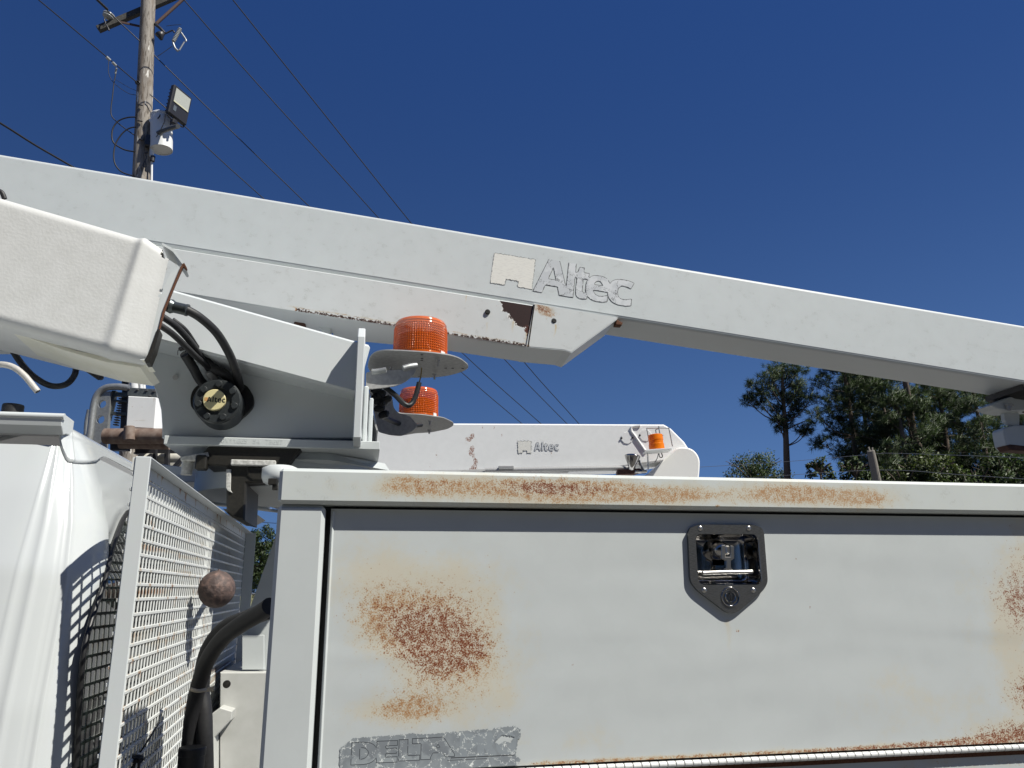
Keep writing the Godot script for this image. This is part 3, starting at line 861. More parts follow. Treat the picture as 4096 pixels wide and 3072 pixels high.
func cab() -> void:
	var b := Build.new()
	var rows := []
	for k in 70: rows.append(cab_row(lerpf(1.05, 1.822, k / 69.0)))
	b.sheet(rows, Vector3(0.7, 0, 0.7))
	var c := part("cab", b, M.cab_paint, truck)
	c.set_meta("label", "white cab rear corner with pressed ridges and a dark back window")
	# the roof skin laps over the back panel
	b = Build.new()
	rows = []
	for k in 12:
		var t := k / 11.0
		var row := []
		for j in cab_row(1.8).size():        # its lower edge rises in an arch along the back
			var zz := 1.35 * pow(maxf(0.0, j - 65.0) / 59.0, 1.3)
			var along := clampf((j - 9) / 56.0, 0.0, 1.0) + zz / 0.1
			var edge := lerpf(1.840, 1.797, smoothstep(0.08, 0.36, along)) + 0.034 * smoothstep(0.42, 1.7, along)
			var y := lerpf(edge, maxf(1.838, edge + 0.006), t)
			row.append(cab_row(y, 0.0055 if k > 0 else 0.0010, j)[0])
		rows.append(row)
	var last: Array = rows[-1]
	for q in range(1, 14):
		var a := PI * 0.44 * q / 13.0
		var row := []
		for j in last.size():
			var turn := clampf((j - 9) / 56.0, 0.0, 1.0) * PI / 2
			var p: Vector3 = last[j]
			row.append(p + Vector3(-sin(turn), 0, -cos(turn)) * 0.055 * (1.0 - cos(a)) + Vector3(0, 0.028 * sin(a), 0))
		rows.append(row)
	var crest := []
	for p in rows[-1]: crest.append(Vector3(lerpf(p.x, -1.1, 0.75), p.y + 0.008, lerpf(p.z, -0.9, 0.75)))
	rows.append(crest)
	b.sheet(rows, Vector3(0.5, 0.5, 0.5))
	part("roof", b, M.cab_paint, c)
	# glass
	b = Build.new()
	var g := []
	for k in 40:
		var y := lerpf(1.10, 1.7475, 1.0 - pow(1.0 - k / 39.0, 1.6))
		var row := []
		for j in 12:
			var z := lerpf(window_edge(y), -1.40, j / 11.0)
			row.append(Vector3(cab_x(y) + 0.0015, y, z))
		g.append(row)
	b.sheet(g, Vector3.RIGHT)
	part("rear_window", b, M.glass, c)
	b = Build.new()
	var path := []
	for k in 30:
		var y := lerpf(1.12, 1.748, 1.0 - pow(1.0 - k / 29.0, 1.8))
		path.append(Vector3(cab_x(y) + 0.001, y, window_edge(y)))
	path.append(Vector3(cab_x(1.748) + 0.001, 1.749, -0.6))
	path.append(Vector3(cab_x(1.748) + 0.001, 1.749, -1.4))
	b.tube(path, 0.004, 8, 2)
	part("window_gasket", b, M.black, c)
	# drip rail over the door
	b = Build.new()
	var prof := [Vector2(-0.19, 1.842), Vector2(-0.178, 1.838), Vector2(-0.166, 1.850), Vector2(-0.163, 1.862), Vector2(-0.167, 1.868), Vector2(-0.176, 1.870), Vector2(-0.215, 1.868), Vector2(-0.215, 1.842)]
	var along := Transform3D(Basis(Vector3(0, 0, 1), Vector3(0, 1, 0), Vector3(-1, 0, 0)), Vector3.ZERO)
	b.prism(prof, 0.468, 2.1, 0.001, along)
	b.tube([Vector3(-0.4655, 1.8645, -0.166), Vector3(-2.1, 1.8645, -0.166)], 0.0052, 10)
	part("drip_rail", b, M.boom_paint, c)
	b = Build.new()
	b.lathe([Vector2(0, 0.0), Vector2(0.0185, 0.0), Vector2(0.0188, 0.028), Vector2(0.0178, 0.0305), Vector2(0, 0.031)], 28, Transform3D(Basis(), Vector3(-0.681, 1.9233, -0.5008)))
	part("roof_cap", b, M.rubber, c)

func rack() -> void:
	var b := Build.new()
	var xf := Transform3D(Basis(Vector3(-0.0376, 0, -0.9993), Vector3.UP, Vector3(0.9993, 0, -0.0376)), Vector3(-0.324, 0, -0.05))   # x: depth along the screen, z: towards the rear
	# frame angles: near upright, far upright, top and bottom flanges
	b.box(Vector3(0.0015, 1.42, 0.0105), Vector3(0.003, 0.734, 0.021), 0.001)
	b.box(Vector3(1.532, 1.42, 0.016), Vector3(0.003, 0.734, 0.032), 0.001)
	b.box(Vector3(0.767, 1.7855, 0.0105), Vector3(1.528, 0.003, 0.021), 0.001)
	b.box(Vector3(0.767, 1.0545, 0.0105), Vector3(1.528, 0.003, 0.021), 0.001)
	var r := part("headache_rack", b, M.boom_paint, truck, xf)
	r.set_meta("label", "white punched steel guard behind the cab window")
	b = Build.new()
	b.box(Vector3(0.767, 1.7765, -0.0018), Vector3(1.53, 0.019, 0.0036))
	var x := 0.016
	while x < 1.53:
		b.box(Vector3(x, 1.412, -0.0018), Vector3(0.0036, 0.716, 0.0026), 0.0008)
		x += 0.0222
	var y := 1.7625
	while y > 1.06:
		b.box(Vector3(0.767, y, -0.0016), Vector3(1.53, 0.0052, 0.0032), 0.0008)
		y -= 0.0216
	var sm := worn(lin(0.62, 0.625, 0.61), lin(0.74, 0.745, 0.735), 0.5, 0.6, 0.02, 71, 0.0)
	part("screen", b, rusty(), r, xf)
	b = Build.new()
	b.box(Vector3(0.757, 1.42, -0.0045), Vector3(0.030, 0.72, 0.003), 0.0005)
	part("screen_strap", b, sm, r, xf)

func rusty() -> StandardMaterial3D:      # white paint with chipped, rusty flecks
	var g := Gradient.new()
	g.offsets = PackedFloat32Array([0.0, 0.70, 0.79, 0.87, 1.0])
	g.colors = PackedColorArray([Color(0.82, 0.83, 0.825), Color(0.80, 0.81, 0.80), Color(0.78, 0.76, 0.71), Color(0.62, 0.47, 0.36), Color(0.40, 0.20, 0.13)])
	var t := NoiseTexture2D.new()
	t.width = 512; t.height = 512; t.seamless = true
	t.noise = noise(0.02, 5, 72)
	t.color_ramp = g
	var m := mat(Color.WHITE, 0.5)
	m.albedo_texture = t
	m.uv1_triplanar = true
	m.uv1_world_triplanar = true
	m.uv1_scale = Vector3.ONE / 0.5
	return m

func turret() -> void:
	var b := Build.new()
	# side plate in the shade of the boom, with its curved front edge
	b.prism([Vector2(-0.5745, 2.2017), Vector2(-0.5156, 2.2048), Vector2(-0.022, 2.081), Vector2(-0.0163, 1.9806), Vector2(-0.4979, 1.9662), Vector2(-0.5013, 1.9986), Vector2(-0.5075, 2.0364), Vector2(-0.5178, 2.0678), Vector2(-0.5332, 2.1025), Vector2(-0.5488, 2.1277), Vector2(-0.568, 2.1431), Vector2(-0.6033, 2.1466)], -0.905, -0.88, 0.002)
	b.prism([Vector2(-0.9358, 2.2418), Vector2(-0.5441, 2.2382), Vector2(-0.5205, 2.1272), Vector2(-0.5683, 2.1341), Vector2(-0.6642, 2.1593), Vector2(-0.7729, 2.1823), Vector2(-0.9255, 2.1742)], -0.93, -0.908, 0.002)
	b.prism([Vector2(-0.5052, 2.0364), Vector2(-0.0208, 2.0544), Vector2(-0.0163, 1.9806), Vector2(-0.4979, 1.9662)], -1.62, -1.60)
	b.box(Vector3(-0.23, 2.08, -1.25), Vector3(0.40, 0.22, 0.60))
	var t := part("turret", b, M.boom_paint, truck)
	t.set_meta("label", "white turret with a black bearing hub in its shaded side")
	b = Build.new()
	b.box(Vector3(-0.228, 1.9565, -1.24), Vector3(0.516, 0.0215, 0.78), 0.0015)
	b.lathe([Vector2(0, 1.9455), Vector2(0.275, 1.9455), Vector2(0.290, 1.925), Vector2(0.268, 1.918), Vector2(0.255, 1.860), Vector2(0.0, 1.858)], 8, Transform3D(Basis(Vector3.UP, 0.39), Vector3(-0.205, 0, -1.17)))
	part("base_plate", b, M.paint, t)
	b = Build.new()
	b.lathe([Vector2(0.0, 1.9445), Vector2(0.262, 1.944), Vector2(0.262, 1.856), Vector2(0, 1.855)], 48, Transform3D(Basis(), Vector3(-0.205, 0, -1.17)))
	part("bearing_ring", b, M.paint, t)
	# serial letters stamped along the plate's edge
	var tm := TextMesh.new()
	tm.text = "C705BV11665   54   73697"
	tm.font = bold()
	tm.font_size = 20
	tm.pixel_size = 0.00078
	tm.depth = 0.0012
	var o := MeshInstance3D.new()
	o.name = "serial_letters"
	o.mesh = tm
	o.material_override = M.paint
	t.add_child(o, true)
	o.position = Vector3(-0.298, 1.9585, -0.8500)
	# the short beam that carries the arm
	b = Build.new()
	var f := Transform3D(Vector3(0.9745, -0.2119, -0.0743), Vector3(0.2113, 0.9773, -0.0161), Vector3(0.076, 0, 0.9971), Vector3(-0.2937, 2.1723, -0.78))
	b.box(Vector3(0.022, 0.030, -0.06), Vector3(0.51, 0.133, 0.12), 0.006)
	b.box(Vector3(-0.62, 0.030, -0.07), Vector3(0.80, 0.12, 0.10), 0.006)
	part("arm_beam", b, M.boom_paint, t, f)
	b = Build.new()
	b.prism([Vector2(0.72, 1.952), Vector2(1.62, 1.952), Vector2(1.62, 2.20), Vector2(1.0, 2.232), Vector2(0.745, 2.232), Vector2(0.715, 2.20)], -0.036, -0.018, 0.002, Transform3D(Basis(Vector3(0, 0, -1), Vector3(0, 1, 0), Vector3(1, 0, 0)), Vector3.ZERO))
	b.box(Vector3(-0.010, 2.04, -0.93), Vector3(0.012, 0.17, 0.06), 0.003)
	b.box(Vector3(0.004, 2.03, -0.985), Vector3(0.012, 0.15, 0.07), 0.003)
	part("end_plate", b, M.boom_paint, t)
	b = Build.new()
	b.rod(Vector3(-0.4803, 2.1184, -0.87), Vector3(-0.4876, 2.1262, -0.9), 0.0065, 12)
	part("plug", b, M.dull_steel, t)
	# bearing hub
	b = Build.new()
	b.prism(soft([Vector2(-0.3097, 2.1097), Vector2(-0.2876, 2.0746), Vector2(-0.2874, 2.0487), Vector2(-0.3033, 2.0288), Vector2(-0.3294, 2.0035), Vector2(-0.3559, 1.9938), Vector2(-0.3815, 2.0018), Vector2(-0.4129, 2.0236), Vector2(-0.4359, 2.0431), Vector2(-0.4395, 2.0685), Vector2(-0.434, 2.0913), Vector2(-0.4148, 2.1083)], 0.02), -0.88, -0.865, 0.001)
	part("hub_flange", b, M.grease, t)
	var hc: Vector3 = Vector3(-0.3629, 2.0458, -0.8)
	b = Build.new()
	b.lathe([Vector2(0.056, -0.08), Vector2(0.056, -0.005), Vector2(0.052, 0.0), Vector2(0.034, 0.0), Vector2(0.034, -0.004), Vector2(0, -0.004)], 48, Build.along(hc, Vector3.BACK))
	var hub := part("bearing_hub", b, M.hub, t)
	b = Build.new()
	var cc: Vector3 = Vector3(-0.3685, 2.0475, -0.795)
	b.lathe([Vector2(0.026, -0.012), Vector2(0.026, 0.0), Vector2(0.0245, 0.001), Vector2(0, 0.001)], 36, Build.along(cc, Vector3.BACK))
	part("hub_cap", b, M.cream, t)
	tm = TextMesh.new()
	tm.text = "Altec"
	tm.font = bold()
	tm.font_size = 20
	tm.pixel_size = 0.00088
	tm.depth = 0.0006
	o = MeshInstance3D.new()
	o.name = "cap_lettering"
	o.mesh = tm
	o.material_override = M.ink
	t.add_child(o, true)
	o.position = cc + Vector3(0.0045, 0, 0.0013)
	b = Build.new()
	b.box(cc + Vector3(-0.0185, 0.0005, 0.0012), Vector3(0.0075, 0.009, 0.0006))
	part("cap_emblem", b, mat(lin(0.50, 0.27, 0.10), 0.5), t)
	for a in 7:
		var q: Vector3 = hc + Vector3(cos(a * TAU / 7 - 0.25), sin(a * TAU / 7 - 0.25), 0) * 0.0425
		b = Build.new()
		b.lathe([Vector2(0.0085, -0.002), Vector2(0.0085, 0.005), Vector2(0.0075, 0.006), Vector2(0, 0.006)], 6, Build.along(q, Vector3.BACK))
		part("hub_bolt", b, M.hub, t)
	# what hangs under the plate: grease-black gearbox, pinion bracket, stub posts
	b = Build.new()
	b.prism([Vector2(-0.3822, 1.9475), Vector2(-0.1583, 1.9551), Vector2(-0.1943, 1.905), Vector2(-0.2452, 1.8975), Vector2(-0.2462, 1.895), Vector2(-0.2506, 1.8591), Vector2(-0.2887, 1.8571), Vector2(-0.2856, 1.7665), Vector2(-0.3138, 1.7733), Vector2(-0.3292, 1.7851), Vector2(-0.3387, 1.8966), Vector2(-0.3883, 1.8991), Vector2(-0.4073, 1.9171)], -1.1, -0.862, 0.004)
	b.box(Vector3(-0.3958, 1.9036, -0.86), Vector3(0.026, 0.035, 0.03), 0.003)
	b.prism([Vector2(-0.2912, 1.8959), Vector2(-0.2174, 1.8976), Vector2(-0.2187, 1.8746), Vector2(-0.2493, 1.8641), Vector2(-0.2729, 1.8643), Vector2(-0.2879, 1.8762)], -1.0, -0.858, 0.003)
	part("gearbox", b, M.grease, t)
	b = Build.new()
	b.box(Vector3(-0.2743, 1.9055, -0.858), Vector3(0.106, 0.014, 0.02), 0.002)
	b.prism([Vector2(-0.4468, 1.9179), Vector2(-0.3846, 1.9306), Vector2(-0.3803, 1.9208), Vector2(-0.4058, 1.9091), Vector2(-0.4447, 1.9082)], -1.0, -0.858, 0.002)
	b.lathe([Vector2(0, 0), Vector2(0.0135, 0), Vector2(0.0135, 0.036), Vector2(0, 0.036)], 20, Transform3D(Basis(), Vector3(-0.4329, 1.8763, -0.88)))
	b.prism([Vector2(-0.3374, 1.8893), Vector2(-0.3264, 1.8895), Vector2(-0.3233, 1.8389), Vector2(-0.3181, 1.8318), Vector2(-0.3302, 1.8376), Vector2(-0.3348, 1.8448)], -1.0, -0.858, 0.001)
	part("pinion_bracket", b, worn(lin(0.30, 0.30, 0.28), lin(0.66, 0.66, 0.64), 0.5, 0.12, 0.02, 74), t)
	b = Build.new()
	b.lathe([Vector2(0.0, 0.0), Vector2(0.026, 0.0), Vector2(0.038, 0.006), Vector2(0.043, 0.018), Vector2(0.043, 0.040), Vector2(0.03, 0.046), Vector2(0, 0.046)], 28, Transform3D(Basis(), Vector3(-0.2033, 1.8446, -0.8)), true)
	part("outrigger_cap", b, M.boom_paint, t)
	b = Build.new()
	b.box(Vector3(-0.2143, 1.8474, -0.76), Vector3(0.020, 0.014, 0.02), 0.001)
	b.box(Vector3(-0.2089, 1.8346, -0.76), Vector3(0.012, 0.012, 0.012), 0.001)
	part("nut", b, M.grease, t)

func lower_arm() -> void:
	var f := Transform3D(Vector3(0.9745, -0.2119, -0.0743), Vector3(0.2113, 0.9773, -0.0161), Vector3(0.076, 0, 0.9971), Vector3(-0.5376, 2.2555, -0.42))
	# moulded cover: a rounded box along u, its near top corner broken away at the end
	var us := []
	for k in 31: us.append(lerpf(-1.0, 0.04, k / 30.0))
	for k in 27: us.append(0.045 + k * 0.0035)
	var jag := PackedVector2Array([Vector2(0.088, 0.060), Vector2(0.098, 0.046), Vector2(0.106, 0.038), Vector2(0.101, 0.030), Vector2(0.108, 0.022), Vector2(0.115, 0.028), Vector2(0.120, 0.020), Vector2(0.124, -0.01), Vector2(0.128, -0.060), Vector2(0.20, -0.10), Vector2(0.20, 0.2), Vector2(0.085, 0.2)])
	var rows := []
	for u in us:
		var row := []
		var taper: float = -0.016 * smoothstep(0.085, 0.14, u)
		var bead: float = 0.006 * exp(-pow((u - 0.078) / 0.011, 2))
		var hi := 0.052 + taper * 0.5 + bead * 0.4
		var lo := -0.196 - taper * 0.2 - bead * 0.4
		var zf := taper + bead
		var pr := []
		for q in rounded(Vector2(-0.26, lo), Vector2(zf, hi), 0.020, 9): pr.append(q)
		# start at the back so that the open seam stays out of sight
		for i in pr.size() + 1:
			var q: Vector2 = pr[(i + 18) % pr.size()]
			var lean: float = 0.0 if q.y > -0.10 else 0.0
			row.append(Vector3(u + lean, q.y, q.x))
		rows.append(row)
	# extra points down the near face for the break
	var dense := []
	for row in rows:
		var d := []
		for i in row.size() - 1:
			var a: Vector3 = row[i]
			var c: Vector3 = row[i + 1]
			var st: int = maxi(1, int(rows[0][i].distance_to(rows[0][i + 1]) / 0.006))
			for k in st: d.append(a.lerp(c, float(k) / st))
		d.append(row[-1])
		dense.append(d)
	var nz := noise(90.0, 3, 81)
	var b := Build.new()
	var skew := func(p: Vector3) -> Vector3:          # the open end is cut slantwise
		var s: float = smoothstep(0.0, 0.14, p.x)
		return Vector3(p.x + s * ((-0.10 - p.y) * 0.12 + minf(0.0, p.z + 0.03) * 0.5), p.y, p.z)
	for i in dense.size():
		for j in dense[i].size(): dense[i][j] = skew.call(dense[i][j])
	b.sheet(dense, Vector3(0, 0, 1), func(i: int, j: int) -> bool:
		var p: Vector3 = dense[i][j]
		if p.z < -0.09: return true
		var q := Vector2(p.x + nz.get_noise_2d(p.x, p.y) * 0.006, p.y + nz.get_noise_2d(p.y, p.x) * 0.006)
		return not Geometry2D.is_point_in_polygon(q, jag))
	var a := part("lower_arm", b, M.fibre, truck, f)
	a.set_meta("label", "off-white moulded arm cover with a broken top corner")
	for i in dense.size():
		for j in dense[i].size():
			var p: Vector3 = dense[i][j]
			dense[i][j] = Vector3(p.x, -0.072 + (p.y + 0.072) * 0.965, -0.13 + (p.z + 0.13) * 0.965)
	b = Build.new()
	b.sheet(dense.slice(20), Vector3(0, 0, -1), func(i: int, j: int) -> bool:
		var p: Vector3 = dense[i + 20][j]
		if p.z < -0.09: return true
		return not Geometry2D.is_point_in_polygon(Vector2(p.x, p.y) + Vector2(nz.get_noise_2d(p.x, p.y), nz.get_noise_2d(p.y, p.x)) * 0.008 + Vector2(0.004, 0), jag))
	part("cover_lining", b, worn(lin(0.10, 0.095, 0.07), lin(0.22, 0.21, 0.17), 0.8, 0.1, 0.02, 82), a, f)
	# steel flange inside the open end, rusty along its edge
	b = Build.new()
	b.prism([Vector2(0.1501, 0.0275), Vector2(0.1468, -0.0162), Vector2(0.1458, -0.0812), Vector2(0.1496, -0.1269), Vector2(0.1548, -0.1633), Vector2(0.1469, -0.1871), Vector2(0.1361, -0.1902), Vector2(0.1317, -0.105), Vector2(0.13, -0.0329), Vector2(0.1329, 0.0022)], -0.0225, -0.0195)
	b.prism([Vector2(0.0977, 0.0588), Vector2(0.1249, 0.0517), Vector2(0.1511, 0.029), Vector2(0.1482, 0.0257), Vector2(0.1226, 0.0462), Vector2(0.0981, 0.0543)], -0.09, -0.018)
	part("end_flange", b, M.boom_paint, a, f)
	b = Build.new()
	b.prism([Vector2(0.1502, 0.0285), Vector2(0.1574, 0.0217), Vector2(0.1566, 0.0179), Vector2(0.1515, 0.0197), Vector2(0.1492, -0.0194), Vector2(0.1479, -0.0789), Vector2(0.151, -0.1209), Vector2(0.1485, -0.1206), Vector2(0.1444, -0.08), Vector2(0.1458, -0.0211), Vector2(0.147, 0.0182)], -0.024, -0.016, 0.0005)
	b.prism([Vector2(0.1472, 0.024), Vector2(0.1511, 0.0288), Vector2(0.1586, 0.0209), Vector2(0.1581, 0.0178)], -0.03, -0.016)
	part("rusty_edge", b, M.rust, a, f)
	b = Build.new()
	b.prism([Vector2(0.1466, -0.1223), Vector2(0.1522, -0.1217), Vector2(0.1555, -0.164), Vector2(0.1544, -0.1911), Vector2(0.1483, -0.1939), Vector2(0.1446, -0.1886), Vector2(0.1473, -0.1708)], -0.05, -0.016, 0.001)
	part("greasy_edge", b, M.grease, a, f)
	b = Build.new()
	b.prism([Vector2(-0.1538, -0.1878), Vector2(-0.1322, -0.1854), Vector2(-0.0802, -0.1908), Vector2(0.0097, -0.197), Vector2(0.0934, -0.1937), Vector2(0.144, -0.187), Vector2(0.1333, -0.1982), Vector2(0.0689, -0.2052), Vector2(-0.0114, -0.2032), Vector2(-0.0781, -0.1966), Vector2(-0.1511, -0.1949)], -0.20, -0.05, 0.001)
	b.prism([Vector2(0.1238, -0.1801), Vector2(0.1431, -0.1809), Vector2(0.152, -0.189), Vector2(0.142, -0.1919)], -0.10, -0.02, 0.001)
	part("cover_bottom", b, M.fibre_bottom, a, f)
	for p in [Vector3(-0.6602, 2.089, -0.47), Vector3(-0.4672, 2.0475, -0.47)]:
		b = Build.new()
		b.lathe([Vector2(0, -0.006), Vector2(0.006, -0.006), Vector2(0.006, 0.004), Vector2(0, 0.004)], 6, Transform3D(Basis(), p))
		part("cover_bolt", b, M.rust, a)

func hose(called: String, pts: Array, r, m: Material = null, ribs := 0.0) -> MeshInstance3D:
	var b := Build.new()
	b.tube(pts, r, 14, 8, ribs)
	return part(called, b, M.rubber if m == null else m, truck)

func hoses() -> void:
	hose("hydraulic_hose", [Vector3(-0.4058, 2.1996, -0.5846), Vector3(-0.3782, 2.1887, -0.6034), Vector3(-0.3493, 2.1693, -0.6453), Vector3(-0.3322, 2.146, -0.7116), Vector3(-0.3214, 2.1202, -0.7586), Vector3(-0.3222, 2.1067, -0.8362), Vector3(-0.3215, 2.0858, -0.8944)], 0.0098).set_meta("label", "thick black hose from the grey fitting to the hub")
	hose("hydraulic_hose", [Vector3(-0.4739, 2.2026, -0.6388), Vector3(-0.4445, 2.1885, -0.6686), Vector3(-0.4239, 2.1721, -0.7218), Vector3(-0.4104, 2.1556, -0.7764), Vector3(-0.3987, 2.1374, -0.8318), Vector3(-0.3865, 2.1214, -0.8654)], 0.0078)
	hose("hydraulic_hose", [Vector3(-0.4748, 2.1786, -0.6244), Vector3(-0.4471, 2.1656, -0.6543), Vector3(-0.4302, 2.1557, -0.7064), Vector3(-0.4134, 2.1439, -0.7591), Vector3(-0.3978, 2.1377, -0.8104), Vector3(-0.3766, 2.1332, -0.8498)], 0.0074)
	hose("hydraulic_hose", [Vector3(-0.4584, 2.212, -0.6965), Vector3(-0.4336, 2.1959, -0.7172), Vector3(-0.4181, 2.1759, -0.7618), Vector3(-0.4046, 2.1555, -0.8069), Vector3(-0.3917, 2.1275, -0.8647), Vector3(-0.3789, 2.1052, -0.8894)], 0.0056)
	hose("hydraulic_hose", [Vector3(-0.4419, 2.1528, -0.7726), Vector3(-0.4272, 2.1292, -0.8078), Vector3(-0.4156, 2.1076, -0.8431), Vector3(-0.3955, 2.0885, -0.8655)], 0.0115)
	hose("hydraulic_hose", [Vector3(-0.4138, 2.1586, -0.8078), Vector3(-0.3865, 2.1373, -0.8295), Vector3(-0.3541, 2.1219, -0.8381), Vector3(-0.3289, 2.1028, -0.8595)], 0.012)
	var b := Build.new()
	b.rod(Vector3(-0.4461, 2.2099, -0.5894), Vector3(-0.4481, 2.2056, -0.5909), 0.019, 6)
	b.lathe([Vector2(0, -0.005), Vector2(0.013, -0.002), Vector2(0.016, 0.009), Vector2(0.0125, 0.016), Vector2(0.0125, 0.040), Vector2(0.0135, 0.042), Vector2(0.0135, 0.046), Vector2(0.010, 0.047)], 20, Build.along(Vector3(-0.445, 2.2077, -0.5898), Vector3(-0.4041, 2.198, -0.5847) - Vector3(-0.445, 2.2077, -0.5898)))
	part("hose_fitting", b, M.fitting, truck)
	for q in [[Vector3(-0.397, 2.1278, -0.8341), Vector3(-0.3818, 2.1126, -0.8564)], [Vector3(-0.375, 2.1376, -0.8378), Vector3(-0.3574, 2.12, -0.8603)]]:
		b = Build.new()
		b.rod(q[0], q[1], 0.0095, 12, 0.001)
		part("hose_ferrule", b, M.dull_steel, truck)
	b = Build.new()
	b.tube([Vector3(-0.4394, 2.1601, -0.7491), Vector3(-0.4445, 2.1559, -0.7406), Vector3(-0.4501, 2.1514, -0.7429), Vector3(-0.4503, 2.1411, -0.7457)], 0.0007, 6, 6)
	b.box(Vector3(-0.4435, 2.1589, -0.7502), Vector3(0.016, 0.010, 0.010), 0.003, Basis(Vector3.BACK, 0.4))
	part("cut_cable_tie", b, M.rubber, truck)
	hose("hanging_hose", [Vector3(-0.8094, 2.1751, -0.6885), Vector3(-0.793, 2.1375, -0.6956), Vector3(-0.7696, 2.0998, -0.7014), Vector3(-0.7381, 2.0664, -0.7045), Vector3(-0.7031, 2.0473, -0.7136), Vector3(-0.6769, 2.0545, -0.7278), Vector3(-0.6691, 2.0833, -0.7501), Vector3(-0.683, 2.1196, -0.785), Vector3(-0.7091, 2.1572, -0.8219), Vector3(-0.7391, 2.19, -0.8608)], 0.0068).set_meta("label", "black hose hanging in a loop under the arm")
	hose("hanging_hose", [Vector3(-0.7968, 2.1875, -0.767), Vector3(-0.7414, 2.1609, -0.7638), Vector3(-0.6829, 2.1269, -0.7619), Vector3(-0.6171, 2.0839, -0.7612)], 0.0090)
	hose("hanging_hose", [Vector3(-0.7304, 2.1718, -0.8219), Vector3(-0.7001, 2.1525, -0.8214), Vector3(-0.6563, 2.1166, -0.8018), Vector3(-0.6187, 2.0843, -0.7719)], 0.0060)
	hose("hanging_hose", [Vector3(-0.8344, 2.1846, -0.7118), Vector3(-0.7988, 2.1784, -0.7278), Vector3(-0.7708, 2.1818, -0.7637), Vector3(-0.7226, 2.1657, -0.8011)], 0.0045)
	hose("control_cable", [Vector3(-0.9443, 2.5803, -0.8465), Vector3(-0.9316, 2.573, -0.8461), Vector3(-0.9248, 2.5589, -0.8486)], 0.006)
	b = Build.new()
	b.tube([Vector3(-0.7012, 2.0117, -0.428), Vector3(-0.6783, 2.0134, -0.4232), Vector3(-0.6574, 2.0079, -0.4208), Vector3(-0.6384, 1.9942, -0.4209), Vector3(-0.6239, 1.9783, -0.4225), Vector3(-0.6118, 1.9642, -0.424)], 0.0058, 18, 8)
	part("steel_pipe", b, worn(lin(0.34, 0.33, 0.31), lin(0.52, 0.50, 0.47), 0.5, 0.1, 0.02, 83), truck).set_meta("label", "bent grey pipe end left of the cab roof")
	b = Build.new()
	var pe: Vector3 = Vector3(-0.6118, 1.9642, -0.424)
	var pd: Vector3 = Vector3(-0.6118, 1.9642, -0.424) - Vector3(-0.6196, 1.9733, -0.423)
	b.rod(pe, pe + pd.normalized() * 0.0008, 0.0042, 14)
	part("pipe_bore", b, M.black, truck)

